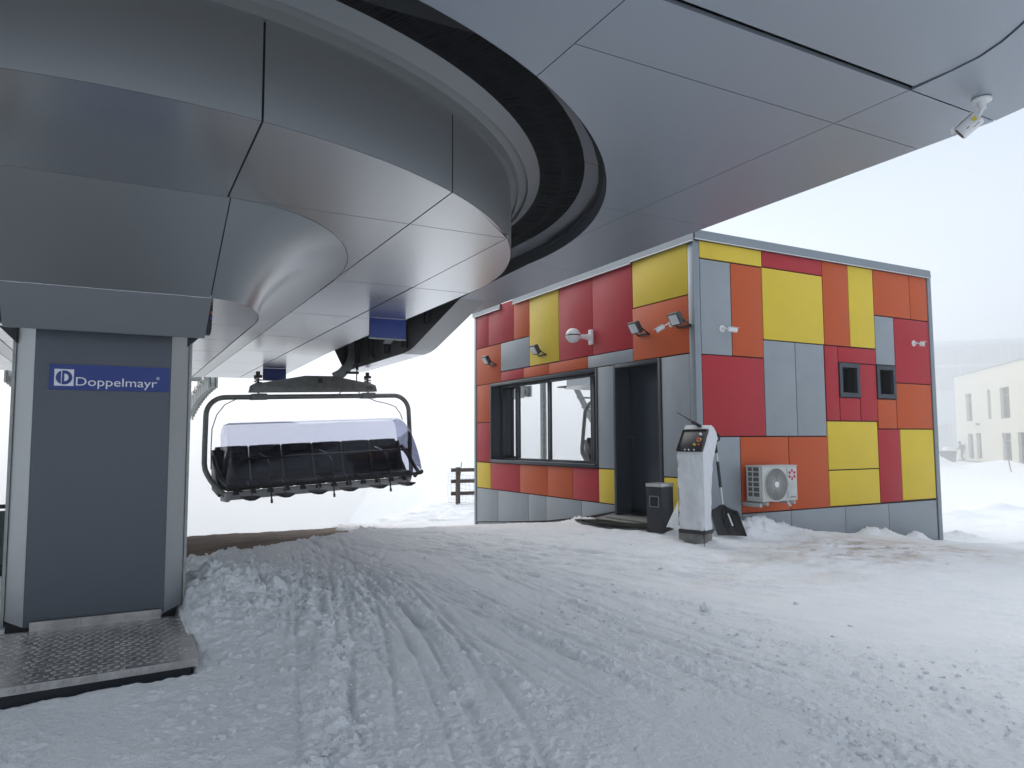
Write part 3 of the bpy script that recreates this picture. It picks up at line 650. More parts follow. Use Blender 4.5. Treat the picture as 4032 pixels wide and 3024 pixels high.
# ---- chequer plate platform at the column foot
PLT = mat('chequer_plate', (.44, .43, .42), .36, .85, var=.25, vscale=5, bump=.1, bscale=60)
PF = empty('metal_platform', (-.2, 4.9, -1.2)); tag(PF, 'chequer plate metal platform at the foot of the column', 'platform')
pp = [(.435, 4.345), (.472, 5.47), (-1.9, 5.47), (-1.9, 4.18)]
def PM(mb, name, m, bevel=0): mb.V = [(v[0]+.2, v[1]-4.9, v[2]+1.2) for v in mb.V]; return mb.build(name, m, PF, bevel=bevel)
ptop = -1.17
mb = MB(); mb.prism(pp[::-1] if False else [pp[0], pp[1], pp[2], pp[3]], ptop-.012, ptop); PM(mb, 'deck_plate', PLT)
def yfr(x): return 4.345+(x-.435)*(4.345-4.18)/(.435+1.9)
mb = MB(); mb.add([(.43, yfr(.43)-.002, ptop-.038), (.43, yfr(.43)-.002, ptop+.001), (-1.9, yfr(-1.9)-.002, ptop+.001), (-1.9, yfr(-1.9)-.002, ptop-.038)], [(0, 1, 2, 3)]); PM(mb, 'deck_lip', PLT)
mb = MB(); mb.prism([(.40, 4.38), (.44, 5.4), (-1.85, 5.4), (-1.85, 4.22)], ptop-.45, ptop-.013); PM(mb, 'deck_skirt', mat('dark_painted_steel', (.012, .016, .024), .5))
mb = MB(); mb.box(-.43, .305, 5.455, 5.47, ptop, ptop+.055); PM(mb, 'toe_plate', PLT)
mb = MB()
def lozenge(cx_, cy_, ang, z, L=.030, w=.0035, h=.003, wall=None):
    for k in range(-2, 3):
        ll = L*(1-.16*abs(k)); o = k*.0065; c, s_ = math.cos(ang), math.sin(ang)
        V = []
        for a, b in ((-ll/2, -w/2), (ll/2, -w/2), (ll/2, w/2), (-ll/2, w/2)):
            X = (a+o*.4)*c-(b+o)*s_; Y = (a+o*.4)*s_+(b+o)*c
            V.append((cx_+X, cy_+Y, z) if wall is None else (cx_+X, wall, cy_+Y))
        top = [((V[i][0]*.8+(V[0][0]+V[2][0])*.1), (V[i][1]*.8+(V[0][1]+V[2][1])*.1), V[i][2]*.8+(V[0][2]+V[2][2])*.1) for i in range(4)]
        top = [(a, b, c_+h) if wall is None else (a, b-h, c_) for a, b, c_ in top]
        mb.add(V+top, [(4, 5, 6, 7), (0, 1, 5, 4), (1, 2, 6, 5), (2, 3, 7, 6), (3, 0, 4, 7)])
ix = 0
for i in range(-28, 9):
    for j in range(0, 24):
        x = i*.052+.02+(j % 2)*.026; y = 4.24+j*.053
        xr_ = .425+(y-4.345)*.033
        if x > xr_-.02 or y < yfr(x)+.025 or y > 5.44 or x < -1.3: continue
        lozenge(x, y, rad(35 if (i+j) % 2 else -35), ptop)
for i in range(0, 15): lozenge(-.40+i*.05, ptop+.028, rad(35 if i % 2 else -35), 0, wall=5.4545)
for i in range(0, 34): x = .40-i*.05; lozenge(x, ptop-.018, rad(35 if i % 2 else -35), 0, wall=yfr(x)-.0025)
tr = PM(mb, 'raised_tread', PLT); tr['kind'] = 'stuff'
# ================================================================ CHAIR
CH = empty('chairlift_chair', (3.06, 12.8, .775), (0, -rad(2.4), rad(8))); tag(CH, 'empty six seat lift chair with tinted bubble hanging from the station', 'lift chair')
CHM = Matrix.Translation((3.06, 12.8, .775))@Euler((0, -rad(2.4), rad(8))).to_matrix().to_4x4(); CHI = CHM.inverted()
def loc(p): return CHI@Vector(p)
mb = MB(); mb.prism([(-1.14, .075), (1.15, .075), (1.13, .185), (1.06, .215), (.32, .355), (-.2, .36), (-1.06, .22), (-1.11, .19)], -.08, .08, 'y'); hb_ = mb.build('hanger_beam', STEEL_D, CH, bevel=.01)
mb = MB()
mb.tube([(.06, -.1, .27), (.06, .1, .27)], .045, 16); mb.build('pivot_bolt', BLACK, CH)
text('chair_number', '028', .085, BLACK, CH, basis((.93, -.083, .12), (1, 0, 0), (0, 0, 1)), .001, offset=.001)
for x in (-.99, 1.0):
    mb = MB(); mb.tube([(x, 0, -.02), (x, 0, .40)], .018, 8); mb.tube([(x, 0, .36), (x, 0, .43)], .035, 10); mb.tube([(x, 0, .32), (x, 0, .365)], [.065, .07], 14)
    o = mb.build('suspension_bolt', BLACK, CH, True)
    mb = MB(); mb.tube([(x+.06*math.cos(t), .06*math.sin(t), .2+.13*t/18.8) for t in np.linspace(0, 18.8, 60)], .010, 6); mb.build('suspension_spring', STEEL_D, CH, True)
    mb = MB(); mb.prism([(x-.14, -.05), (x+.13, -.05), (x+.13, .055), (x+.05, .06), (x-.11, .055)], -.06, .06, 'y'); cl = mb.build('clamp_plate', STEEL_D, CH, bevel=.008)
def framepts():
    P = []
    def side(s):
        Q = [(s*1.55, 0, 0)]
        for t in np.linspace(0, math.pi/2, 8): Q.append((s*(1.53+.30*math.sin(t)), 0, -.30+.30*math.cos(t)))
        Q += [(s*1.85, .02, -.75), (s*1.855, .05, -1.05)]
        for t in np.linspace(0, 1, 6): Q.append((s*(1.845-.17*t*t-.05*t), .05-.35*t, -1.15-.42*t))
        return Q
    return side(-1)[::-1]+[(-1, 0, 0), (0, 0, 0), (1, 0, 0)]+side(1)
mb = MB(); mb.tube(framepts(), .042, 12); mb.build('carrier_frame', STEEL_D, CH, True)
mb = MB()
mb.tube([(-1.36, -.05, -.03), (-1.55, -.06, -.12), (-1.68, -.07, -.28), (-1.76, -.08, -.5), (-1.78, -.08, -.8), (-1.78, -.05, -1.15)], .008, 6)
mb.tube([(.98, -.05, -.04), (1.12, -.06, -.10), (1.35, -.06, -.15), (1.52, -.06, -.21), (1.62, -.06, -.34), (1.66, -.06, -.46)], .008, 6)
mb.tube([(.48, 0, .08), (.38, 0, -.02)], .008, 6); mb.tube([(.80, 0, .08), (.9, 0, -.02)], .008, 6)
mb.build('cable', BLACK, CH)
# grip arm into the slot
arm = [(3.40, 1.13), (3.52, 1.20), (3.62, 1.31), (3.69, 1.46), (3.715, 1.60), (3.70, 1.75), (3.62, 1.95), (3.5, 2.15)]
V = []; F = []
for i, (x, z) in enumerate(arm):
    a = Vector(arm[max(i-1, 0)]); b = Vector(arm[min(i+1, len(arm)-1)]); t = (b-a).normalized(); n_ = Vector((-t.y, t.x))
    w = .085 if i < 3 else .075
    for sx_, sy_ in ((-1, -1), (1, -1), (1, 1), (-1, 1)): V.append(loc((x+n_.x*w*sx_, 12.85+.045*sy_, z+n_.y*w*sx_)))
for i in range(len(arm)-1):
    for k in range(4): F.append((4*i+k, 4*i+(k+1) % 4, 4*i+4+(k+1) % 4, 4*i+4+k))
F += [(0, 1, 2, 3), (31, 30, 29, 28)]
mb = MB(); mb.add(V, F); mb.build('grip_arm', STEEL_D, CH, bevel=.006)
mb = MB(); mb.bar(loc((3.60, 12.8, 1.215)), loc((3.83, 12.8, 1.22)), .03, .045); mb.tube([loc((3.79, 12.8, 1.07)), loc((3.795, 12.8, 1.3)), loc((3.83, 12.8, 1.85))], .011, 6); mb.tube([loc((3.797, 12.8, 1.27)), loc((3.80, 12.8, 1.33))], .025, 8); mb.build('damper_rod', BLACK, CH)
mb = MB(); mb.box(-.35, .25, -.1, .1, 1.3, 1.5); mb.V = [tuple(loc((3.45+v[0], 12.85+v[1]*1.5, 2.1+(v[2]-1.4)))) for v in mb.V]; mb.build('grip', DARK, CH, bevel=.02)
# seats
SEATF = mat('black_seat_upholstery', (.007, .008, .011), .6, var=.2, bump=.2, bscale=40)
for i in range(6):
    x = -1.375+.55*i
    st = MB(); prof = [(.16, -.82), (.22, -.83), (.20, -1.1), (.14, -1.36), (-.30, -1.40), (-.42, -1.44), (-.43, -1.49), (-.30, -1.48), (.18, -1.46), (.26, -1.35), (.27, -.84)]
    prof = [(.10, -1.36), (-.38, -1.40), (-.43, -1.45), (-.40, -1.50), (.2, -1.47), (.28, -1.2), (.30, -.83), (.26, -.80), (.20, -.82), (.16, -1.1)]
    st.prism([(p[0], p[1]) for p in prof][::-1], x-.262, x+.262, 'x'); so = st.build('seat', SEATF, CH, bevel=.018)
    hd = MB(); hd.box(x-.15, x+.15, .14, .26, -.93, -.80); hd.build('headrest', mat('headrest_pad', (.02, .022, .028), .55), CH, bevel=.03)
    pad = MB(); pad.box(x-.2, x+.2, .125, .175, -1.3, -.97); pad.build('back_pad', mat('back_pad_cover', (.016, .018, .024), .55), CH, bevel=.02)
    fr = MB(); xf = x+(.02); fr.tube([(xf, -.52, -1.36), (xf+.01, -.60, -1.47), (xf+.05, -.62, -1.60)], .012, 6); fr.build('footrest_post', STEEL_D, CH)
    fp = MB(); fp.prism([(xf-.11, -1.585), (xf+.13, -1.585), (xf+.14, -1.605), (xf+.05, -1.645), (xf-.03, -1.645), (xf-.11, -1.605)][::-1], -.74, -.5, 'y'); fp.build('footrest', BLACK, CH, bevel=.008)
mb = MB(); mb.box(-1.6, 1.62, -.38, -.28, -1.64, -1.52); mb.tube([(-1.62, -.2, -1.55), (1.62, -.2, -1.55)], .035, 10); mb.box(-1.66, -1.60, -.42, -.1, -1.66, -1.52); mb.build('seat_crossbeam', mat('light_grey_beam', (.42, .43, .43), .5, .3, var=.12), CH, bevel=.006)
mb = MB()
for i in range(12):
    mb = MB(); x = -1.5+.272*i; mb.prism([(x-.05, -1.56), (x+.05, -1.56), (x+.03, -1.49), (x-.03, -1.49)][::-1], -.42, -.36, 'y'); mb.build('seat_bracket', BLACK, CH)
for x in (-1.02, .03, 1.08):
    mb = MB(); mb.tube([(x, -.05, -.95), (x, -.42, -1.02), (x, -.56, -1.12), (x, -.60, -1.36)], .026, 8); mb.tube([(x, -.60, -1.36), (x+.01, -.62, -1.70)], .013, 6); mb.tube([(x+.01, -.62, -1.66), (x+.01, -.62, -1.72)], .02, 8); mb.build('restraint_bar', BLACK, CH, True)
mb = MB(); mb.tube([(-1.45, -.53, -1.0+.0), (1.5, -.53, -1.0)], .02, 8); mb.build('restraint_crossbar', BLACK, CH, True)
for s in (-1, 1):
    mb = MB(); mb.tube([(s*1.70, .1, -.95), (s*1.72, -.1, -1.10), (s*1.71, -.35, -1.3), (s*1.66, -.62, -1.42), (s*1.5, -.76, -1.47)], .035, 8); mb.build('bubble_side_arm', BLACK, CH, True)
    mb = MB(); mb.prism([(.28, -.85), (.30, -1.5), (-.1, -1.6), (-.2, -1.5), (.05, -1.2), (.15, -.85)], *(sorted((s*1.64, s*1.69))), 'x'); mb.build('side_cheek', BLACK, CH, bevel=.01)
# bubble shell
def bubble_mat():
    m = bpy.data.materials.new('tinted_bubble_acrylic'); m.use_nodes = True; n = m.node_tree; n.nodes.clear()
    o = n.nodes.new('ShaderNodeOutputMaterial'); t = n.nodes.new('ShaderNodeBsdfTransparent'); t.inputs[0].default_value = (.56, .575, .68, 1)
    gl = n.nodes.new('ShaderNodeBsdfGlossy'); gl.inputs['Roughness'].default_value = .03; gl.inputs[0].default_value = (.9, .92, 1, 1)
    fr = n.nodes.new('ShaderNodeFresnel'); fr.inputs[0].default_value = 1.5; mx = n.nodes.new('ShaderNodeMixShader')
    ml = n.nodes.new('ShaderNodeMath'); ml.operation = 'MULTIPLY'; ml.inputs[1].default_value = .5; ml.use_clamp = True
    n.links.new(fr.outputs[0], ml.inputs[0]); n.links.new(ml.outputs[0], mx.inputs[0]); n.links.new(t.outputs[0], mx.inputs[1]); n.links.new(gl.outputs[0], mx.inputs[2]); n.links.new(mx.outputs[0], o.inputs[0]); return m
sec_ = [(.10, -.44), (-.02, -.415), (-.18, -.42), (-.36, -.48), (-.52, -.62), (-.64, -.80), (-.72, -1.0), (-.765, -1.2), (-.77, -1.43)]
def smoothsec(P, n=28):
    P = np.array(P); d = np.r_[0, np.cumsum(np.hypot(*(P[1:]-P[:-1]).T))]; t = np.linspace(0, d[-1], n)
    Q = np.c_[np.interp(t, d, P[:, 0]), np.interp(t, d, P[:, 1])]
    for _ in range(3): Q[1:-1] = .25*Q[:-2]+.5*Q[1:-1]+.25*Q[2:]
    return Q
SQ = smoothsec(sec_); V = []; F = []; nt_ = 61; hub = np.array([.02, -1.12])
for i in range(nt_):
    t = -1+2*i/(nt_-1); 
    a_ = min(abs(t)/.86, 1); e = max(0, (abs(t)-.86)/.14)
    k_ = 1-.0*e; shr = math.sqrt(max(0, 1-e*e)) if e < 1 else 0
    sh = .28+.72*shr if e > 0 else 1
    for (y, z) in SQ:
        yy = hub[0]+(y-hub[0])*sh; zz = hub[1]+(z-hub[1])*sh
        wtop = 1.60+.12*max(0, min(1, (-.45-z)/.95))
        V.append((math.copysign(1, t)*wtop*(a_*.93+.07*math.sin(e*math.pi/2)), yy, zz))
ns = len(SQ)
for i in range(nt_-1):
    for j in range(ns-1): F.append((i*ns+j, i*ns+j+1, (i+1)*ns+j+1, (i+1)*ns+j))
bub = mesh('bubble', V, F, bubble_mat(), CH, True)
mb = MB(); P_ = [V[i*ns+ns-1] for i in range(2, nt_-2)]; mb.tube(P_, .028, 8); mb.build('bubble_rubber_rim', RUBBER, CH, True)
mb = MB(); P_ = [V[i*ns] for i in range(3, nt_-3)]; mb.tube(P_, .006, 6); mb.build('bubble_top_edge', mat('clear_edge', (.5, .52, .6), .2), CH, True)
# ================================================================ LINE TOWER beyond the station
LT = empty('line_tower', (0, 34, -9)); tag(LT, 'pale foggy line tower with sheave trains behind the station', 'lift tower')
def lt(mb, n_, m): mb.V = [(v[0], v[1]-34, v[2]+9) for v in mb.V]; return mb.build(n_, m, LT)
mb = MB(); mb.tube([(0, 34, -12), (0, 34, 2.9)], .35, 14); lt(mb, 'mast', STEEL)
mb = MB(); mb.box(-3.6, 3.6, 33.8, 34.2, 2.6, 2.95); lt(mb, 'cross_arm', STEEL)
for s in (1, -1):
    for i in range(14):
        mb = MB(); mb2 = MB()
        q = i/13; y = 29.8+q*9.5; z = 2.52-.2*q-.75*q*q
        mb.tube([(s*3.12, y, z-.28), (s*3.26, y, z-.28)], .2, 12); lt(mb, 'sheave_wheel', STEEL)
        mb2.box(*sorted((s*3.02, s*3.08)), y-.12, y+.34, z-.55, z-.05); mb2.box(*sorted((s*3.30, s*3.36)), y-.3, y+.1, z-.50, z+.02)
        if i % 2 == 0: mb2.bar((s*3.04, y, z-.1), (s*3.04, y+.9, z+.12), .07, .16); mb2.bar((s*3.34, y, z-.1), (s*3.34, y+.9, z+.12), .07, .16)
        lt(mb2, 'sheave_frame', STEEL)
    mb2 = MB(); mb2.bar((s*3.2, 30, 2.75), (s*3.2, 38.8, 2.1), .25, .12); lt(mb2, 'sheave_beam', STEEL)
# ================================================================ HUT
XF, YF = 6.65, 7.15
HUT = empty('operator_hut', (9.3, 10.5, -1.5)); tag(HUT, 'flat roofed operator hut clad in red, orange, yellow and grey panels', 'hut')
def HM(mb, name, m, smooth=False, bevel=0, label=None, parent=None):
    mb.V = [(v[0]-9.3, v[1]-10.5, v[2]+1.5) for v in mb.V]; o = mb.build(name, m, parent or HUT, smooth, bevel)
    if label: o['label'] = label
    return o
JB = mat('joint_backing', (.05, .02, .022), .7)
# core walls with openings for window and door (west side) and small windows (south side)
mb = MB(); xc, yc = XF+.035, YF+.035
def wallx(y0, y1, z0, z1): mb.box(xc, xc+.22, y0, y1, z0, z1)
wallx(yc, 7.85, -2.4, 2.6); wallx(7.85, 8.945, 1.125, 2.6); wallx(7.85, 8.945, -2.4, -1.14); wallx(8.945, 9.38, -2.4, 2.6); wallx(9.38, 13.09, 1.12, 2.6); wallx(9.38, 13.09, -2.4, -.44); wallx(13.09, 13.83, -2.4, 2.6)
def wally(x0, x1, z0, z1): mb.box(x0, x1, yc, yc+.22, z0, z1)
wally(xc+.22, 9.50, -2.4, 2.6); wally(9.50, 10.83, 1.12, 2.6); wally(9.50, 10.83, -2.4, .63); wally(9.945, 10.38, .63, 1.12); wally(10.83, 11.83, -2.4, 2.6)
mb.box(xc+.22, 11.83, 13.6, 13.83, -2.4, 2.6); mb.box(11.62, 11.83, yc+.22, 13.6, -2.4, 2.6)
HM(mb, 'wall_core', JB)
mb = MB(); mb.box(XF+.034, 11.80, YF+.06, 13.80, 2.6, 2.70); HM(mb, 'roof', TRIM)
mb = MB(); mb.box(xc+.25, 11.6, yc+.25, 13.58, -1.1, -1.06); HM(mb, 'floor', DARK)
T = .03; g_ = .006
def lpan(y0, y1, z0, z1, c, zb0=None, zb1=None):
    mb = MB(); z0a = z0 if zb0 is None else zb0; z0b = z0 if zb1 is None else zb1
    mb.prism([(y0+g_, z0a+g_), (y1-g_, z0b+g_), (y1-g_, z1-g_), (y0+g_, z1-g_)], XF, XF+T, 'x'); return HM(mb, 'cladding_panel', PC[c], bevel=.002, label=PN[c])
def rpan(x0, x1, z0, z1, c, zb0=None, zb1=None):
    mb = MB(); z0a = z0 if zb0 is None else zb0; z0b = z0 if zb1 is None else zb1
    mb.prism([(x0+g_, z0a+g_), (x1-g_, z0b+g_), (x1-g_, z1-g_), (x0+g_, z1-g_)], YF, YF+T, 'y'); return HM(mb, 'cladding_panel', PC[c], bevel=.002, label=PN[c])
def lb(y): return float(np.interp(y, [7.2, 8.955, 9.46, 11.0, 12.4, 13.72], [-1.0, -1.086, -1.20, -1.42, -1.57, -1.69]))
for q in [(7.262,8.447,1.925,2.62,'Y'),(7.262,8.460,1.14,1.92,'O'),(8.453,9.478,1.337,2.62,'R'),(9.478,10.49,1.337,2.62,'R'),(8.460,9.627,1.137,1.335,'G'),
          (10.49,11.498,1.345,2.62,'Y'),(11.498,12.10,1.91,2.70,'O'),(12.10,13.18,1.91,2.70,'R'),(13.18,13.745,1.91,2.70,'R'),(11.498,12.64,1.345,1.905,'G'),(12.64,13.745,1.14,1.905,'O'),
          (9.627,10.825,1.14,1.335,'O'),(10.825,11.73,1.14,1.335,'O'),(11.73,12.64,1.14,1.335,'R'),(13.105,13.725,.358,1.135,'O'),(13.105,13.725,-.455,.352,'R'),(13.10,13.725,-.982,-.46,'Y'),
          (8.957,9.368,-.45,1.133,'G'),(8.957,9.365,-.982,-.457,'Y'),(9.365,10.11,-.982,-.457,'R'),(10.11,10.90,-.982,-.457,'O'),(10.90,11.89,-.982,-.457,'O'),(11.89,13.095,-.982,-.457,'R'),
          (7.262,7.835,-.517,1.132,'G'),(7.262,7.835,-.985,-.522,'Y')]: lpan(*q)
for a, b in ((8.957,9.855),(9.855,10.957),(10.957,11.577),(11.577,12.774),(12.774,13.725)): lpan(a, b, 0, -.988, 'G', lb(a), lb(b)); lpan(a, b, 0, 0, 'G', lb(a)-.5, lb(b)-.5) if False else None
lpan(7.262, 7.835, -1.45, -.99, 'G')
mb = MB(); mb.prism([(8.957, -1.9), (13.725, -2.4), (13.725, -1.71), (11.0, -1.44), (9.46, -1.22), (8.957, -1.106)], XF+.012, XF+.034, 'x'); HM(mb, 'base_strip', GREY_P)
def rb(x): return float(np.interp(x, [7.4, 7.88, 8.35, 9.52, 10.6, 11.76], [-1.19, -1.235, -1.277, -1.41, -1.525, -1.655]))
for q in [(6.758,7.928,2.412,2.645,'Y'),(7.930,9.188,2.418,2.645,'R'),(6.758,7.315,1.118,2.402,'G'),(7.318,7.912,1.122,2.402,'O'),(7.920,9.185,1.383,2.412,'Y'),(9.190,9.772,1.383,2.645,'O'),(9.776,10.372,1.387,2.645,'Y'),
          (10.376,11.303,1.922,2.645,'O'),(11.305,11.775,1.922,2.645,'O'),(10.374,10.850,1.142,1.915,'G'),(10.853,11.775,.872,1.915,'R'),(6.758,7.906,.032,1.115,'R'),(7.910,8.548,.032,1.378,'G'),(8.550,9.165,.032,1.378,'G'),
          (9.18,9.476,.258,1.375,'R'),(9.479,10.365,1.138,1.375,'R'),(9.958,10.360,.258,1.132,'R'),(9.479,9.952,.258,.606,'R'),(10.365,10.832,.142,.603,'O'),(10.838,11.765,.142,.868,'O'),
          (9.178,10.336,-.466,.252,'Y'),(9.178,10.336,-.995,-.472,'Y'),(10.341,10.890,-.992,.136,'R'),(10.893,11.765,-.985,.136,'Y'),(6.758,7.41,-1.22,.026,'G'),(7.414,8.348,-1.002,.026,'O'),(8.351,9.172,-1.002,.026,'O')]: rpan(*q)
for a, b in ((7.414,8.352),(8.352,9.506),(9.506,10.527),(10.527,11.765)): rpan(a, b, 0, -1.008, 'G', rb(a), rb(b))
mb = MB(); mb.prism([(6.76, -1.9), (11.765, -2.3), (11.765, -1.68), (9.5, -1.43), (8.35, -1.30), (6.76, -1.24)], YF+.012, YF+.034, 'y'); HM(mb, 'base_strip', GREY_P)
# corner trims
mb = MB(); mb.box(XF-.004, XF+.03, YF-.004, 7.255, -1.6, 2.63); mb.box(XF+.03, 6.75, YF-.004, YF+.03, -1.6, 2.63); HM(mb, 'corner_trim', TRIM, bevel=.002)
mb = MB(); mb.box(XF-.004, XF+.03, 13.755, 13.845, -2.4, 2.63); HM(mb, 'corner_trim', TRIM, bevel=.002)
mb = MB(); mb.box(11.785, 11.885, YF-.01, YF+.05, -2.4, 2.69); HM(mb, 'corner_trim', TRIM, bevel=.002)
# coping
def cop_l(y0, y1, z0=2.602, z1=2.745):
    mb = MB(); mb.prism([(XF-.03, z0), (XF-.025, z0-.006), (XF-.022, z0), (XF+.02, z1), (XF+.3, z1+.01), (XF+.3, z1-.01), (XF-.005, z1-.012)] if False else [(XF-.035, z0), (XF-.02, z0), (XF-.012, z1-.012), (XF+.3, z1-.012), (XF+.3, z1), (XF-.03, z1)], y0, y1, 'y'); HM(mb, 'coping', TRIM)
    mb = MB(); mb.box(XF-.05, XF-.018, y0+.004, y1-.004, z0-.012, z0); HM(mb, 'drip_edge', TRIM_L)
cop_l(8.44, 12.085); cop_l(7.115, 8.437, 2.625, 2.752); cop_l(12.62, 13.875, 2.60, 2.70)
mb = MB(); mb.prism([(YF-.035, 2.655), (YF-.02, 2.655), (YF-.012, 2.765), (YF+.3, 2.765), (YF+.3, 2.78), (YF-.028, 2.78)], 6.66, 11.84, 'x'); HM(mb, 'coping', TRIM)
mb = MB(); mb.box(6.64, 11.845, YF-.045, YF-.018, 2.645, 2.655); HM(mb, 'drip_edge', TRIM_L)
mb = MB(); mb.prism([(YF-.028, 2.78), (YF-.04, 2.65), (YF+.02, 2.67)], 11.842, 11.85, 'x'); HM(mb, 'coping_end', ANTH)
# big window on the west side
WN = empty('window'); WN.parent = HUT
def win(mb, name, m, bevel=0): mb.V = [(v[0]-9.3, v[1]-10.5, v[2]+1.5) for v in mb.V]; return mb.build(name, m, WN, bevel=bevel)
y0, y1, z0, z1 = 9.372, 13.098, -.448, 1.132
mb = MB(); fw = .058; xo = XF-.012
mb.box(xo, xo+.05, y0, y0+fw*.7, z0, z1); mb.box(xo, xo+.05, y1-fw*.8, y1, z0, z1); mb.box(xo, xo+.05, y0+fw*.7, y1-fw*.8, z1-fw, z1); mb.box(xo-.02, xo+.05, y0+fw*.7, y1-fw*.8, z0, z0+fw); win(mb, 'window_surround', ANTH, .003)
xd = XF+.235
mb = MB(); mb.box(xo+.05, xd+.06, y0, y0+.025, z0, z1); mb.box(xo+.05, xd+.06, y1-.03, y1, z0, z1); mb.box(xo+.05, xd+.06, y0+.025, y1-.03, z1-.03, z1); mb.box(xo+.05, xd+.06, y0+.025, y1-.03, z0, z0+.03); win(mb, 'window_reveal', ANTH)
mb = MB(); mb.box(xo-.03, xo-.012, 9.43, 12.0, z0+.052, z0+.062); win(mb, 'window_sill', TRIM, 0)
zi0, zi1 = -.405, 1.09
def frame(ya, yb, w=.045, x=xd, d=.05):
    mb = MB(); mb.box(x, x+d, ya, ya+w, zi0, zi1); mb.box(x, x+d, yb-w, yb, zi0, zi1); mb.box(x, x+d, ya+w, yb-w, zi0, zi0+w); mb.box(x, x+d, ya+w, yb-w, zi1-w, zi1); win(mb, 'window_frame', ANTH, .003)
div = [9.40, 9.92, 11.03, 12.16, 12.86]   # near .. far (scaled onto the recessed plane)
PLn = [9.40, 9.86, 11.22, 12.38, 13.07]
for a, b, w, extra in ((PLn[0], PLn[1], .035, 1), (PLn[1], PLn[2], .05, 0), (PLn[2], PLn[3], .05, 0), (PLn[3], PLn[4], .035, 1)):
    frame(a, b, w)
    if extra: frame(a+w, b-w, .045, xd-.012, .04)
def win_glass():
    m = bpy.data.materials.new('coated_window_glass'); m.use_nodes = True; n = m.node_tree; n.nodes.clear()
    o = n.nodes.new('ShaderNodeOutputMaterial'); t = n.nodes.new('ShaderNodeBsdfTransparent'); t.inputs[0].default_value = (.75, .8, .8, 1)
    gl = n.nodes.new('ShaderNodeBsdfGlossy'); gl.inputs['Roughness'].default_value = .01; gl.inputs[0].default_value = (.93, .95, .97, 1)
    mx = n.nodes.new('ShaderNodeMixShader'); mx.inputs[0].default_value = .80
    n.links.new(t.outputs[0], mx.inputs[1]); n.links.new(gl.outputs[0], mx.inputs[2]); n.links.new(mx.outputs[0], o.inputs[0]); return m
WG = win_glass()
for a, b in zip(PLn[:-1], PLn[1:]):
    w = .05 if b-a > .8 else .085
    mb = MB(); mb.box(xd+.02, xd+.026, a+w, b-w, zi0+w, zi1-w); win(mb, 'pane', WG)
# door
mb = MB(); mb.box(xo, xo+.05, 7.845, 7.90, -1.13, 1.132); mb.box(xo, xo+.05, 8.895, 8.95, -1.13, 1.132); mb.box(xo, xo+.05, 7.90, 8.895, 1.075, 1.132); HM(mb, 'door_frame', ANTH, bevel=.003)
mb = MB(); mb.box(xo+.05, XF+.34, 7.845, 7.87, -1.13, 1.11); mb.box(xo+.05, XF+.34, 8.925, 8.95, -1.13, 1.11); mb.box(xo+.05, XF+.34, 7.87, 8.925, 1.085, 1.11); HM(mb, 'door_reveal', ANTH)
DR = empty('door'); DR.parent = HUT
mb = MB(); mb.box(XF+.285, XF+.33, 7.875, 8.92, -1.12, 1.08); mb.V = [(v[0]-9.3, v[1]-10.5, v[2]+1.5) for v in mb.V]; mb.build('door_leaf', mat('door_anthracite', (.022, .032, .046), .32, .1), DR, bevel=.003)
mb = MB(); xh = XF+.275; mb.box(xh, xh+.01, 8.83, 8.865, -.17, .04); mb.tube([(xh, 8.847, .02), (xh-.05, 8.847, .02), (xh-.055, 8.72, .02)], .013, 8); mb.V = [(v[0]-9.3, v[1]-10.5, v[2]+1.5) for v in mb.V]; mb.build('door_handle', mat('dark_steel_handle', (.10, .11, .12), .3, .8), DR)
# small windows
for xa, xb in ((9.488, 9.955), (10.372, 10.835)):
    wz0, wz1 = .616, 1.132; w = .068
    sw = empty('small_window'); sw.parent = HUT
    def sm_(mb, n_, m, bv=0): mb.V = [(v[0]-9.3, v[1]-10.5, v[2]+1.5) for v in mb.V]; return mb.build(n_, m, sw, bevel=bv)
    mb = MB(); yy = YF-.014
    for P in ([(xa, wz0), (xb, wz0), (xb-w, wz0+w), (xa+w, wz0+w)], [(xb, wz0), (xb, wz1), (xb-w, wz1-w), (xb-w, wz0+w)], [(xb, wz1), (xa, wz1), (xa+w, wz1-w), (xb-w, wz1-w)], [(xa, wz1), (xa, wz0), (xa+w, wz0+w), (xa+w, wz1-w)]):
        mb.prism(inset(P, .0006), yy, yy+.05, 'y')
    sm_(mb, 'window_frame', ANTH)
    mb = MB(); mb.box(xa+w-.004, xa+w, yy+.05, yy+.2, wz0+w, wz1-w); mb.box(xb-w, xb-w+.004, yy+.05, yy+.2, wz0+w, wz1-w); mb.box(xa+w, xb-w, yy+.05, yy+.2, wz1-w, wz1-w+.004); mb.box(xa+w, xb-w, yy+.05, yy+.2, wz0+w-.004, wz0+w); sm_(mb, 'window_reveal', SEAM)
    mb = MB(); mb.box(xa+w, xb-w, yy+.17, yy+.18, wz0+w, wz1-w); sm_(mb, 'pane', mat('dark_room_glass', (.004, .006, .01), .3, spec=.2))
# concrete step
mb = MB(); mb.box(6.33, 6.66, 7.72, 9.02, -1.42, -1.165); mb.box(6.45, 6.9, 7.87, 8.93, -1.165, -1.135)
st_ = mb.build('door_step', CONC, None, bevel=.008); tag(st_, 'low concrete step below the dark hut door', 'step')
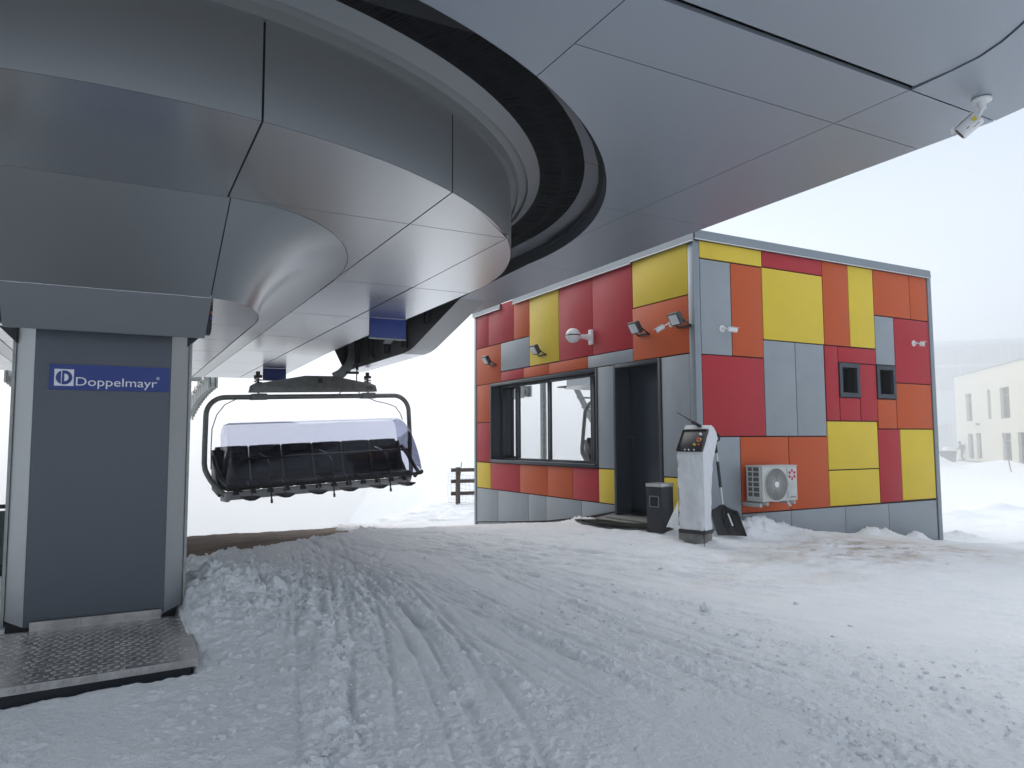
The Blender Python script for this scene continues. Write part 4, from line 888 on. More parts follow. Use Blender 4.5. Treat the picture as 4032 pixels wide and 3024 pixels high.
# ---------------------------------------------------------------- lights and cameras on the hut
def floodlight(y, z, label, sc=1.0, yawd=0, tilt=-30):
    o = empty('floodlight', (XF, y, z)); tag(o, label, 'floodlight', 'floodlights on the window side of the hut')
    R = Matrix.Translation((-.17, 0, .06))@Euler((0, rad(tilt), rad(yawd))).to_matrix().to_4x4()
    def put(mb, n_, m, bv=0): mb.V = [tuple(R@Vector([c*sc for c in v])) for v in mb.V]; return mb.build(n_, m, o, bevel=bv)
    mb = MB(); mb.box(-.028, .028, -.105, .105, -.09, .09); put(mb, 'lamp_housing', mat('grey_lamp_housing', (.05, .055, .06), .45, .3), .012)
    mb = MB(); mb.box(-.033, -.0285, -.078, .078, -.068, .068); put(mb, 'lamp_glass', mat('frosted_lamp_glass', (.62, .65, .66), .25), .002)
    mb = MB()
    for k in range(7): mb.box(.028, .05, -.09+.028*k, -.082+.028*k, -.075, .075)
    put(mb, 'cooling_fins', mat('grey_lamp_housing', (0, 0, 0)))
    mb = MB(); mb.bar((-.13, -.115*sc, .04), (-.02, -.115*sc, -.03), .007, .018); mb.bar((-.13, .115*sc, .04), (-.02, .115*sc, -.03), .007, .018); mb.box(-.03, 0, -.12*sc, .12*sc, -.045, -.015); mb.build('lamp_bracket', BLACK, o)
floodlight(12.95, 1.535, 'small floodlight on the orange panel left of the window'); floodlight(11.02, 1.53, 'small floodlight at the left edge of the tall yellow panel'); floodlight(8.19, 1.53, 'floodlight between the red and orange panels left of the white camera'); floodlight(7.33, 1.53, 'largest looking floodlight on the orange panel above the door')
def bullet(name, base, nrm, aim, label, L=.125, R_=.034, sticker=False, group=None, drop=.05):
    base = Vector(base); nrm = Vector(nrm).normalized(); aim = Vector(aim).normalized()
    o = empty(name, base); tag(o, label, 'security camera', group)
    mb = MB(); mb.tube([nrm*.001, nrm*.012, nrm*.016], [.048, .048, .04], 20); mb.build('base_plate', WHITE_P, o, True)
    j = nrm*.055; mb = MB(); mb.tube([nrm*.014, j], [.024, .018], 12); k = j+nrm*drop*.6+aim*.03+Vector((0, 0, -drop*.3)); mb.tube([j, k], .010, 8); mb.build('mount_arm', WHITE_P, o, True)
    a = k-aim*.01; b = a+aim*L
    mb = MB(); side = aim.cross(Vector((0, 0, 1))); side = side.normalized() if side.length > .1 else Vector((1, 0, 0)); up_ = side.cross(aim)
    n_ = 18; V = []
    for e, kk in ((a, .92), (a+aim*.008, 1), (b-aim*.004, 1), (b, .94)):
        for i in range(n_):
            w = 2*math.pi*i/n_; c, s_ = math.cos(w), math.sin(w); p_ = 4
            q = (abs(c)**p_+abs(s_)**p_)**(-1/p_); V.append(e+(side*c*q*R_*.92+up_*s_*q*R_*.92)*kk)
    F = [(i*n_+k2, i*n_+(k2+1) % n_, (i+1)*n_+(k2+1) % n_, (i+1)*n_+k2) for i in range(3) for k2 in range(n_)]+[tuple(range(n_))[::-1], tuple(range(3*n_, 4*n_))]
    mb.add(V, F); bo = mb.build('camera_body', WHITE_P, o, True)
    mb = MB(); mb.tube([b, b+aim*.003], R_*.8, 18); mb.build('lens_face', BLACK, o)
    mb = MB(); mb.bar(a+up_*R_*1.02+aim*.01, b+up_*R_*1.02+aim*.02, R_*1.7, .004); mb.build('sun_shield', WHITE_P, o)
    return o, a, aim, side, up_
bullet('bullet_camera', (XF, 7.60, 1.575), (-1, 0, 0), (-.6, .45, -.45), 'white bullet camera beside the floodlight above the door', drop=.1)
bullet('bullet_camera', (7.13, YF, 1.478), (0, -1, 0), (.88, -.42, -.12), 'white bullet camera on the grey panel near the hut corner')
bullet('bullet_camera', (11.345, YF, 1.53), (0, -1, 0), (.42, -.88, -.12), 'white camera with black lens on the red panel', L=.075, R_=.040)
cc, a, aim, side, up_ = bullet('bullet_camera', (4.0, 2.08, HS), (0, 0, -1), (-.34, .72, -.60), 'white bullet camera hanging from the station soffit', L=.115, R_=.038, drop=.03)
tc_ = (-Vector((4.0, 2.08, HS))).normalized(); dn = (tc_-aim*tc_.dot(aim)).normalized(); side = aim.cross(dn)
def lab(p, w, h, m, nm):
    mb = MB(); c0 = a+aim*p[0]*.75+dn*.0375+side*p[1]*.7-Vector((0, 0, 0))
    V = [c0+(aim*sx_*w/2+side*sy_*h/2)*.75 for sx_, sy_ in ((-1, -1), (1, -1), (1, 1), (-1, 1))]; mb.add(V, [(0, 1, 2, 3)]); mb.build(nm, m, cc)
lab((.035, .015), .028, .03, mat('yellow_sticker', (.6, .48, .03), .5), 'yellow_sticker'); lab((.10, -.012), .022, .022, mat('grey_print', (.2, .2, .24), .5), 'printed_mark'); lab((.05, -.03), .05, .004, mat('dark_print', (.05, .05, .06), .5), 'print_line')
# wireless ball with black band
wb = empty('wireless_antenna', (XF, 9.50, 1.63)); tag(wb, 'white ball antenna with a black band on the red panel', 'antenna')
V, F = ico(4); mb = MB(); c = Vector((-.36, .0, .005)); R_ = .118
def half(lo, hi, nm, m, rr_=R_):
    mb = MB(); n_ = 40; zs = np.linspace(lo, hi, 14); V = []
    for z in zs:
        q = math.sqrt(max(0, 1-z*z))*rr_
        for i in range(n_): V.append((c.x+q*math.cos(2*math.pi*i/n_), c.y+q*math.sin(2*math.pi*i/n_), c.z+z*rr_))
    F = [(i*n_+k, i*n_+(k+1) % n_, (i+1)*n_+(k+1) % n_, (i+1)*n_+k) for i in range(len(zs)-1) for k in range(n_)]
    mb.add(V, F); return mb.build(nm, m, wb, True)
half(.10, 1, 'upper_shell', WHITE_P); half(-1, -.05, 'lower_shell', WHITE_P); half(-.06, .11, 'black_band', BLACK, R_*.985)
mb = MB(); mb.tube([(-.25, 0, 0), (-.19, 0, 0), (-.12, 0, 0), (-.04, 0, 0)], [.028, .035, .04, .06], 14); mb.build('ball_joint', WHITE_P, wb, True)
mb = MB(); mb.box(-.04, 0, -.045, .045, -.12, .12); mb.box(-.045, -.035, -.02, .02, .08, .11); mb.build('wall_plate', WHITE_P, wb, bevel=.01)
# ---------------------------------------------------------------- air conditioner
AC = empty('air_conditioner', (7.75, YF, -.85)); tag(AC, 'white wall mounted air conditioner with round fan grille', 'air conditioner')
def am(mb, n_, m, bv=0, sm=False): mb.V = [(v[0]-7.75, v[1]-YF, v[2]+.85) for v in mb.V]; return mb.build(n_, m, AC, sm, bv)
ax0, ax1, ay0, ay1, az0, az1 = 7.415, 8.082, 6.80, 7.08, -.828, -.360
ACW = mat('ac_white', (.52, .53, .51), .45, var=.04)
mb = MB(); mb.box(ax0+.012, ax1, ay0, ay1, az0, az1-.012)
am(mb, 'casing', ACW, .008); mb = MB(); mb.box(ax0-.004, ax1+.004, ay0-.004, ay1, az1-.012, az1+.004); am(mb, 'top_cover', ACW, .004)
fcx, fcz, fr_ = 7.675, -.606, .212
def disc_ring(R0, R1, y0_, y1_, n_=56):
    V = []; F = []
    for i in range(n_):
        w = 2*math.pi*i/n_
        for R_, y in ((R0, y0_), (R1, y0_), (R1, y1_), (R0, y1_)): V.append((fcx+R_*math.cos(w), y, fcz+R_*math.sin(w)))
    for i in range(n_):
        j = (i+1) % n_
        for k in range(4): F.append((4*i+k, 4*i+(k+1) % 4, 4*j+(k+1) % 4, 4*j+k))
    return V, F
mb = MB(); mb.add(*disc_ring(fr_, fr_+.014, ay0-.012, ay0+.003)); am(mb, 'grille_ring', ACW)
mb = MB(); mb.tube([(fcx, ay0-.001, fcz), (fcx, ay0-.003, fcz)], fr_, 48); am(mb, 'fan_recess', mat('ac_dark_recess', (.03, .03, .03), .7))
mb = MB()
for k in range(9): R_ = .045+.0205*k; mb.add(*disc_ring(R_, R_+(.005 if k % 2 else .0025), ay0-.010, ay0-.007, 48))
for k in range(96):
    w = 2*math.pi*k/96; c_, s_ = math.cos(w), math.sin(w); tw = .22
    mb.bar((fcx+.05*c_, ay0-.007, fcz+.05*s_), (fcx+fr_*math.cos(w+tw), ay0-.007, fcz+fr_*math.sin(w+tw)), .0011, .002)
am(mb, 'fan_grille', ACW); mb = MB(); mb.tube([(fcx, ay0-.006, fcz), (fcx, ay0-.016, fcz)], .040, 24); am(mb, 'fan_hub', WHITE_P)
mb = MB(); mb.box(7.888, 8.062, ay0-.012, ay0-.001, -.795, -.388); am(mb, 'side_cover', ACW, .005)
mb = MB()
for k in range(3): mb.box(7.91, 8.04, ay0-.0145, ay0-.0125, -.60-.028*k, -.597-.028*k)
am(mb, 'groove_shade_strips', mat('ac_shade_line', (.3, .31, .3), .6))  # strips lie on the cover; groove shade is painted in their grey
mb = MB()
for k in range(6):
    w = math.pi/2+k*math.pi/3; c_, s_ = math.cos(w), math.sin(w); e1 = Vector((c_, s_)); e2 = Vector((-s_, c_)); ce = Vector((7.972, -.482))
    P = [tuple(ce+e1*a_+e2*b_) for a_, b_ in ((.032, -.014), (.072, -.019), (.072, .019), (.032, .014))]; mb.prism(P, ay0-.0145, ay0-.0122, 'y')
am(mb, 'petal_emblem', mat('red_print', (.5, .03, .07), .5))
text('brand_lettering', 'KENTATSU', .022, mat('dark_print', (.05, .05, .06)), AC, Matrix.Translation((-7.75, -YF, .85))@basis((7.935, ay0-.0125, -.786), (1, 0, 0), (0, 0, 1)), .0006, sx=.95, offset=.0006)
mb = MB()      # side louvre grid
for k in range(7): mb.box(ax0+.002, ax0+.012, ay0+.04, ay1-.035, az0+.06+.066*k-.007, az0+.06+.066*k+.007)
for yk in (ay0+.04, ay0+.155, ay1-.035): mb.box(ax0-.001, ax0+.012, yk-.008, yk+.008, az0+.05, az0+.465)
am(mb, 'side_grille', ACW)
mb = MB(); mb.box(ax0+.004, ax0+.0125, ay0+.04, ay1-.035, az0+.055, az0+.46); am(mb, 'heat_exchanger', mat('ac_coil', (.10, .10, .09), .6))
for xb_ in (ax0+.06, ax1-.10): mb = MB(); mb.box(xb_, xb_+.035, ay0-.02, YF, az0-.045, az0-.008); am(mb, 'wall_bracket', mat('bracket_grey', (.42, .43, .42), .5), .003); mb = MB(); mb.prism([(YF-.03, az0-.3), (YF, az0-.3), (YF, az0-.045), (YF-.03, az0-.045)], xb_, xb_+.035, 'x') if False else None
mb = MB(); mb.box(ax0, ax0+.045, ay0+.04, YF, az0-.07, az0-.02)
am(mb, 'drip_tray', mat('bracket_grey', (.42, .43, .42), .5), .003)
mb = MB(); mb.tube([(7.95, 6.86, az0-.01), (7.96, 6.85, az0-.04), (7.985, 6.84, az0-.075)], .016, 10); am(mb, 'drain_spout', WHITE_P, 0, True)
# ---------------------------------------------------------------- control console in its fabric cover
def fabric_mat():
    m = mat('white_nonwoven_cover', (.66, .68, .70), .85, var=.07, vscale=18, bump=.8, bscale=26, stretch=(1, 1, .45)); return m
FAB = fabric_mat()
phi = math.atan2(-.36, -.93); nx, ny = math.cos(phi), math.sin(phi); tx, ty = -ny, nx   # front normal n, width dir t
cz = -1.095; CB = Vector((6.222, 6.728, cz))
CO = empty('control_console', CB, (0, 0, phi)); tag(CO, 'control console under a white fabric cover with open button panel', 'control console')
# local: +x = front, y = width, z up
w2 = .168
def prismc(mb, prof, y0, y1): mb.prism(prof, y0, y1, 'y'); return mb
prof = [(.15, 0), (.16, .30), (.165, .60), (.16, .935), (-.05, 1.225), (-.10, 1.262), (-.19, 1.235), (-.255, 1.16), (-.265, 1.09), (-.225, .98), (-.12, .82), (-.07, .68), (-.05, .4), (-.06, 0)]
bm = bmesh.new()
n_ = len(prof); ny_ = 9
fine_prof = []
for i in range(n_):
    a_, b_ = prof[i], prof[(i+1) % n_]; k = max(1, int(math.hypot(b_[0]-a_[0], b_[1]-a_[1])/.04))
    for q in range(k): fine_prof.append((a_[0]+(b_[0]-a_[0])*q/k, a_[1]+(b_[1]-a_[1])*q/k))
V = []; F = []; m_ = len(fine_prof)
for j in range(ny_+1):
    yy = -w2+2*w2*j/ny_
    for i, (px, pz) in enumerate(fine_prof):
        wr = .005*math.sin(pz*17+yy*11)+.0035*math.sin(pz*41+yy*37+px*20)+.0025*rng.normal()+.006*math.sin(yy*60+pz*6)*(pz < .9)
        if pz > .93 and px > .05: wr = -.006
        k = .9 if j in (0, ny_) else 1
        cxp = -.0; V.append((cxp+(px-cxp)*k+wr*(1 if px > 0 else -1), yy+wr*.5*(1 if j == ny_ else (-1 if j == 0 else 0)), pz+wr*.2))
for j in range(ny_):
    for i in range(m_): F.append((j*m_+i, j*m_+(i+1) % m_, (j+1)*m_+(i+1) % m_, (j+1)*m_+i))
F += [tuple(range(m_))[::-1], tuple(range(ny_*m_, (ny_+1)*m_))]
mb = MB(); mb.add(V, F); mb.build('fabric_cover', FAB, CO, True)
# tilted button panel
pd = Vector((.16, 0, .935)); pe = Vector((-.05, 0, 1.225)); pn = Vector((.29, 0, .21)).normalized(); pu = (pe-pd).normalized()
def onp(u_, v_, h): return pd+pu*u_+Vector((0, v_, 0))+pn*h
def slab(mb, u0, u1, v0, v1, h0, h1):
    V = [onp(u_, v_, h) for h in (h0, h1) for u_, v_ in ((u0, v0), (u0, v1), (u1, v1), (u1, v0))]
    mb.add(V, [(0, 1, 2, 3), (7, 6, 5, 4), (0, 4, 5, 1), (1, 5, 6, 2), (2, 6, 7, 3), (3, 7, 4, 0)])
mb = MB(); slab(mb, .005, .325, -.168, .155, .0, .016); mb.build('button_panel', mat('console_black', (.012, .013, .016), .35), CO, bevel=.003)
mb = MB(); slab(mb, .005, .325, .155, .168, .0, .03); slab(mb, .31, .325, -.168, .155, .0, .03); slab(mb, .005, .325, -.172, -.160, .0, .03); mb.build('panel_rim', BLACK, CO, bevel=.002)
def button(u_, v_, r_, h, m, nm):
    mb = MB(); mb.tube([onp(u_, v_, .016), onp(u_, v_, .016+h*.7), onp(u_, v_, .016+h)], [r_, r_, r_*.75], 14); mb.build(nm, m, CO, True)
yb = mat('yellow_button', (.6, .45, .04), .4); rbm = mat('red_button', (.55, .02, .02), .35)
button(.17, .085, .030, .006, yb, 'stop_button_collar'); button(.17, .085, .019, .035, rbm, 'emergency_stop'); button(.095, .045, .016, .022, yb, 'push_button'); button(.092, .105, .014, .022, rbm, 'push_button')
button(.245, .09, .017, .028, WHITE_P, 'rotary_switch')
for v_ in (-.06, -.01, .06): button(.022, v_, .009, .012, WHITE_P, 'push_button')
mb = MB(); mb.box(-.068, .158, -.172, .172, -.035, .012); mb.build('black_hem', BLACK, CO, bevel=.004)
tf = text('faint_lettering', 'Doppelmayr', .075, mat('faint_fabric_print', (.60, .62, .65), .8), CO, basis((.186, .035, .10), (0, 0, 1), (0, -1, 0)), .0005, offset=.001)
mb = MB(); mb.box(.176, .180, .10, .15, .12, .19); mb.build('fabric_label', mat('fabric_label_white', (.72, .72, .73), .8), CO)
mb = MB()  # draped loose cloth on the left side
V = []; F = []
for i in range(9):
    for j in range(5):
        q = i/8; s_ = j/4; V.append((.14-.2*s_*.3, -.178-.20*s_*q**1.5, .50-.50*q+.02*math.sin(5*q+s_*4)*s_))
for i in range(8):
    for j in range(4): F.append((i*5+j, i*5+j+1, (i+1)*5+j+1, (i+1)*5+j))
mb.add(V, F); mb.build('loose_cloth', FAB, CO, True)
mb = MB(); mb.tube([(.165, .17, .03), (.175, .175, -.02), (.165, .165, -.06), (.18, .172, -.10), (.168, .168, -.15), (.172, .175, -.175)], .004, 6); mb.tube([(.17, .165, -.01), (.185, .155, -.06), (.172, .165, -.09)], .004, 6); mb.build('drawstring', BLACK, CO)
cb = MB(); cb.prism([(-.15, -.15), (.15, -.15), (.15, .13), (-.15, .13)], -.17, -.037); cb = cb.build('concrete_block', CONC, None, bevel=.008); cb.location = (6.265, 6.80, cz); cb.rotation_euler = (0, 0, rad(191)); tag(cb, 'rough concrete block under the covered control console', 'concrete block')
rd = empty('handheld_radio', CB+Matrix.Rotation(phi, 3, 'Z')@Vector((-.06, -.02, 1.275)), (0, 0, phi)); tag(rd, 'black handheld radio lying on top of the control console', 'radio')
mb = MB(); d_ = Vector((.05, -.8, .5)).normalized(); mb.bar((0, .07, -.03), (0, -.045, .03), .05, .035); mb.build('radio_body', BLACK, rd, bevel=.008)
mb = MB(); mb.tube([(0, -.04, .03), (.01, -.12, .08), (.02, -.23, .145)], [.008, .006, .004], 8); mb.tube([(.02, -.225, .142), (.02, -.235, .15)], .006, 8); mb.build('radio_antenna', BLACK, rd)
# ---------------------------------------------------------------- litter bin, mat, shovel
BN = empty('litter_bin', (6.23, 7.42, -1.16), (0, 0, rad(12))); tag(BN, 'dark square litter bin with steel rim beside the door', 'litter bin')
mb = MB(); mb.box(-.125, .125, -.125, .125, -.04, .545); mb.build('bin_body', mat('bin_anthracite', (.018, .020, .026), .45, .2, var=.1), BN, bevel=.012)
mb = MB(); mb.box(-.13, .13, -.13, .13, .545, .59); mb.build('ash_tray_rim', mat('brushed_rim', (.45, .46, .46), .35, .8, var=.1), BN, bevel=.006)
mb = MB(); mb.box(-.10, .10, -.10, .10, .585, .5915); mb.build('ash_tray', STEEL, BN)
mb = MB(); mb.box(-.132, -.120, -.075, .055, .30, .42); mb.build('opening', SEAM, BN, bevel=.01)
mb = MB(); [mb.box(-.136, -.122, *q) for q in ((-.085, .065, .29, .30), (-.085, .065, .42, .43), (-.085, -.075, .30, .42), (.055, .065, .30, .42))]; mb.build('opening_rim', STEEL_D, BN)
MT = empty('door_mat', (6.15, 8.6, -1.22)); tag(MT, 'black rubber honeycomb mat on the snow before the door', 'door mat')
outline = [(6.42, 9.95), (6.30, 9.55), (6.12, 9.0), (6.0, 8.5), (5.96, 8.0), (6.02, 7.6), (6.14, 7.40), (6.34, 7.55), (6.34, 9.1), (6.40, 9.6)]
def mz(x, y): return float(base_h(x, y))+.052+.012*math.sin(x*9)*math.cos(y*5)
V = []; F = []; mb = MB()
for i in range(-4, 40):
    for j in range(0, 70):
        x = 5.9+i*.034+(j % 2)*.017; y = 7.35+j*.04
        if sd_poly(np.array([x]), np.array([y]), outline)[0] > -.012: continue
        z = mz(x, y)
        for k in range(3):
            w = k*math.pi/3; mb.bar((x-.017*math.cos(w), y-.02*math.sin(w), z), (x+.017*math.cos(w), y+.02*math.sin(w), z), .009, .018)
mb.V = [(v[0]-6.15, v[1]-8.6, v[2]+1.22) for v in mb.V]; o = mb.build('mat_honeycomb', RUBBER, MT); o['kind'] = 'stuff'
mb = MB(); nn_ = 24
V = [(x, y, mz(x, y)-.006) for x, y in outline]; 
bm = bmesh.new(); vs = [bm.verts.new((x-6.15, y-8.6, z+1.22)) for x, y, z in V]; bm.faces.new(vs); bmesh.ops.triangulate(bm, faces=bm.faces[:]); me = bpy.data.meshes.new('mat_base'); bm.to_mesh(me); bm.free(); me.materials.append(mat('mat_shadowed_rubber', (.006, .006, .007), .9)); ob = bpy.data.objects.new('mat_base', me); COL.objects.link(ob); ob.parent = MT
SH = empty('snow_shovel', (6.80, 6.80, -1.235)); tag(SH, 'black snow shovel with silver shaft leaning on the hut corner', 'snow shovel')
def sp(x, y, z): return (x-6.80, y-6.80, z+1.235)
he = Vector((.71, -.70, 0)); hn = Vector((-.70, -.71, 0))
top = Vector(sp(6.835, 7.022, -.06)); bot = Vector(sp(6.815, 6.90, -.84)); dd = (top-bot).normalized()
mb = MB(); mb.tube([top, bot], .0145, 12); mb.build('shaft', mat('bare_aluminium', (.5, .51, .52), .3, .9), SH, True)
for q0, q1 in ((0, .16), (.30, .72)): mb = MB(); mb.tube([top+(bot-top)*q0, top+(bot-top)*q1], .020, 12); mb.build('foam_grip', BLACK, SH, True)
mb = MB(); mb.tube([top, top+dd*.03-he*.02, top+dd*.045-he*.055, top+dd*.10-he*.06, top+dd*.125-he*.045, top+dd*.13+he*.045, top+dd*.10+he*.06, top+dd*.045+he*.055, top+dd*.03+he*.02, top], .012, 8); mb.build('d_handle', BLACK, SH, True)
V = []; F = []; nu, nw = 21, 17
c0 = Vector(sp(6.805, 6.905, -.835)); c1 = Vector(sp(6.82, 6.755, -1.21)); ax_ = (c1-c0)
for i in range(nu):
    q = i/(nu-1); hw = .178*min(1, (q/.16)**.45 if q > 0 else 0)*(.94+.06*q) if q < .16 else .178*(.94+.06*q)
    hw = max(hw, .07)
    for j in range(nw):
        t_ = -1+2*j/(nw-1)
        curl = .060*abs(t_)**2.6*(1-q*.55)+.035*(1-q)**3; rib = .004*math.cos(t_*math.pi*4)*(q > .35)
        p = c0+ax_*q+he*(t_*hw)+hn*(curl-.03*math.sin(q*math.pi)+rib)
        if q < .2: p = p-Vector((0, 0, .05*abs(t_)**3*(1-q/.2)))
        V.append(tuple(p))
for i in range(nu-1):
    for j in range(nw-1): F.append((i*nw+j, i*nw+j+1, (i+1)*nw+j+1, (i+1)*nw+j))
ns_ = len(V); V += [(v[0]-hn.x*.006, v[1]-hn.y*.006, v[2]) for v in V]; F += [tuple(k+ns_ for k in q[::-1]) for q in F]
mb = MB(); mb.add(V, F); mb.build('blade', BLACK, SH, True)
mb = MB(); mb.tube([bot, Vector(sp(6.795, 6.86, -.97))+hn*.01, Vector(sp(6.80, 6.82, -1.10))], [.022, .019, .008], 10); mb.build('blade_socket', BLACK, SH, True)
mb = MB(); mb.bar(Vector(sp(6.80, 6.842, -.94))+he*.03+hn*.02, Vector(sp(6.805, 6.79, -1.09))+he*.045+hn*.02, .022, .012); mb.build('snow_streak', SNOW, SH, bevel=.004)
# ---------------------------------------------------------------- fence
FN = empty('wooden_fence', (9, 20.5, -1.9)); tag(FN, 'brown three rail wooden fence with netting behind the hut', 'fence')
def fm(mb, n_, m, bv=0): mb.V = [(v[0]-9, v[1]-20.5, v[2]+1.9) for v in mb.V]; return mb.build(n_, m, FN, bevel=bv)
fy = 20.0; D_ = fy/math.cos(rad(24.37)); 
def fpt(az, el): r_ = fy/math.cos(rad(az)); return (fy*math.tan(rad(az)), fy, el*r_)
px = fpt(24.37, 0)[0]
for k, x in enumerate((px, px+1.9, px+3.8)):
    mb = MB(); mb.box(x-.055, x+.055, fy-.05, fy+.06, -2.6, -.815); fm(mb, 'fence_post', WOOD, .006)
for z in (-.90, -1.235, -1.60):
    mb = MB(); mb.prism([(px-.19, z-.055), (px+4.2, z-.10), (px+4.2, z+.01), (px-.19, z+.055)], fy+.062, fy+.10, 'y'); fm(mb, 'fence_rail', WOOD)
NET = mat('pale_net_cord', (.55, .56, .58), .8); mb = MB()
rs = np.random.default_rng(3)
def npnt(i, j): return Vector((px-.28+.12*i+.018*math.sin(i*1.7+j), fy+.13, -1.0-.105*j+.02*math.sin(i*.9+j*1.3)-.012*i))
for i in range(30):
    for j in range(9):
        if i < 29: mb.tube([npnt(i, j), npnt(i+1, j)+Vector((0, 0, .0))], .004, 4, False)
        if j < 8: mb.tube([npnt(i, j), npnt(i, j+1)], .004, 4, False)
o = fm(mb, 'safety_net', NET); o['kind'] = 'stuff'
bp_ = MB(); bp_.tube([fpt(23.95, -.098), fpt(24.1, -.065), fpt(24.32, -.030)], [.018, .016, .012], 8); bp_.V = [(v[0]-8.9, v[1]-fy, v[2]+1.9) for v in bp_.V]; bpo = bp_.build('marker_pole', mat('dark_bamboo', (.08, .07, .065), .7, var=.3), None, True); bpo.location = (8.9, fy-.3, -1.9); tag(bpo, 'thin dark bamboo pole leaning against the wooden fence', 'marker pole')
# ---------------------------------------------------------------- barrier at far left behind the column
BR = empty('barrier_panel', (-.93, 8.3, -1.3)); tag(BR, 'dark barrier panel with rounded tube frame left of the column', 'barrier')
mb = MB(); zt_ = -.60; xr_ = -.845
mb.tube([(xr_, 8.3, -1.35), (xr_, 8.3, zt_-.05)]+[(xr_-.05+.05*math.cos(t), 8.3, zt_-.05+.05*math.sin(t)) for t in np.linspace(.2, math.pi/2, 6)]+[(xr_-.6, 8.3, zt_)], .02, 8)
mb.V = [(v[0]+.93, v[1]-8.3, v[2]+1.3) for v in mb.V]; mb.build('tube_frame', BLACK, BR, True)
mb = MB(); mb.box(-.65, .075, -.01, .01, .18, .66); mb.build('infill_sheet', mat('dark_green_sheet', (.045, .06, .06), .5, var=.2), BR)
mb = MB(); mb.box(-.6, .1, -.12, .12, -.02, .17); mb.build('barrier_foot', RUBBER, BR, bevel=.01)
# ================================================================ DISTANT BUILDINGS
LB = empty('lodge_building', (59.5, 31.8, -2.0)); tag(LB, 'foggy two storey cream lodge with tall narrow windows', 'building')
P1 = Vector((65.0, 37.4)); dd2 = Vector((-1, -1)).normalized(); nrm2 = Vector((-1, 1)).normalized()*-1   # towards the camera side
nrm2 = Vector((-.7071, .7071)) if Vector((-.7071, .7071)).dot(-P1) > 0 else Vector((.7071, -.7071))
LBM = basis((P1.x, P1.y, 0), (dd2.x, dd2.y, 0), (0, 0, 1))
def lm(mb, n_, m, parent=None): mb.V = [tuple((LBM@Vector(v))-Vector((59.5, 31.8, -2.0))) for v in mb.V]; return mb.build(n_, m, parent or LB)
# local: x along wall (s), y up, z outwards or inwards
zin = LBM.to_3x3()@Vector((0, 0, 1)); sgn = 1 if Vector((zin.x, zin.y)).dot(-P1) > 0 else -1
def B3(mb, x0, x1, y0, y1, d0, d1): mb.box(x0, x1, y0, y1, *sorted((d0*sgn, d1*sgn)))
wins = [(2.93,4.44,1.35,3.65),(8.21,8.9,1.42,3.68),(10.92,12.73,1.37,3.65),(17.2,19.0,1.37,3.65),(2.98,4.30,-1.76,.32),(5.15,6.30,-1.70,.36),(10.92,12.6,-1.68,.33),(13.88,16.6,-1.9,.36)]
mb = MB()
xs = sorted(set([0, 40]+[w[0] for w in wins]+[w[1] for w in wins])); 
for a_, b_ in zip(xs[:-1], xs[1:]):
    hol = sorted([(w[2], w[3]) for w in wins if w[0] <= a_+1e-6 and w[1] >= b_-1e-6]); z_ = -3
    for h0, h1 in hol: B3(mb, a_, b_, z_, h0, -.4, 0); z_ = h1
    B3(mb, a_, b_, z_, 5.28, -.4, 0)
B3(mb, 0, 40, -3, 5.28, -12, -11.6); B3(mb, 0, .4, -3, 5.28, -11.6, -.4); lm(mb, 'wall', CREAM)
mb = MB(); B3(mb, -.1, 40.1, 5.28, 5.36, -12, .06); lm(mb, 'roof', TRIM)
mb = MB(); B3(mb, .0, 40, -3, -1.92, .0, .08); lm(mb, 'plinth', mat('grey_plinth', (.14, .15, .16), .8))
for w in wins:
    wf = MB(); t_ = .07
    B3(wf, w[0], w[0]+t_, w[2], w[3], -.28, -.2); B3(wf, w[1]-t_, w[1], w[2], w[3], -.28, -.2); B3(wf, w[0]+t_, w[1]-t_, w[2], w[2]+t_, -.28, -.2); B3(wf, w[0]+t_, w[1]-t_, w[3]-t_, w[3], -.28, -.2)
    if w[1]-w[0] > 1: xm = (w[0]+w[1])/2; B3(wf, xm-.04, xm+.04, w[2]+t_, w[3]-.6, -.28, -.2); B3(wf, w[0]+t_, w[1]-t_, w[3]-.62, w[3]-.54, -.28, -.2)
    fo = lm(wf, 'window_frame', mat('grey_window_frame', (.10, .11, .12), .5))
    wg = MB(); B3(wg, w[0], w[1], w[2], w[3], -.32, -.29); lm(wg, 'window_pane', GLASSD)
for x in (6.1, 16.0):
    mb = MB(); mb.bar((x, 1.10, 0), (x+.35, 1.02, .3*sgn), .12, .08); B3(mb, x+.2, x+.5, .95, 1.15, .25, .35); lm(mb, 'wall_lamp', STEEL_D)
# hangar
a59, a66 = rad(57.5), rad(68)
H1 = Vector((110*math.sin(a59), 110*math.cos(a59))); H2 = Vector((116*math.sin(a66), 116*math.cos(a66))); hd_ = (H2-H1).normalized(); HL = (H2-H1).length
HG = empty('steel_hangar', (H1.x, H1.y, -2)); tag(HG, 'large pale steel hangar barely visible in the fog', 'hangar')
HMx = basis((0, 0, 0), (hd_.x, hd_.y, 0), (0, 0, 1)); zz = HMx.to_3x3()@Vector((0, 0, 1)); sg = 1 if Vector((zz.x, zz.y)).dot(-H1) > 0 else -1
def hm(mb, n_, m): mb.V = [tuple(HMx@Vector((v[0], v[1]+2, v[2]*sg))) for v in mb.V]; return mb.build(n_, m, HG)
W_H = mat('hangar_white', (.50, .54, .58), .6, var=.05); G_H = mat('hangar_grey', (.22, .25, .28), .6, var=.05)
mb = MB(); mb.box(0, 2.9, -3, 6.1, -.3, 0); mb.box(4.3, HL+12, -3, 6.1, -.3, 0); mb.box(2.9, 4.3, 1.6, 6.1, -.3, 0); mb.box(-6, 0, -3, 6.1, -.3, 0); hm(mb, 'lower_wall', W_H)
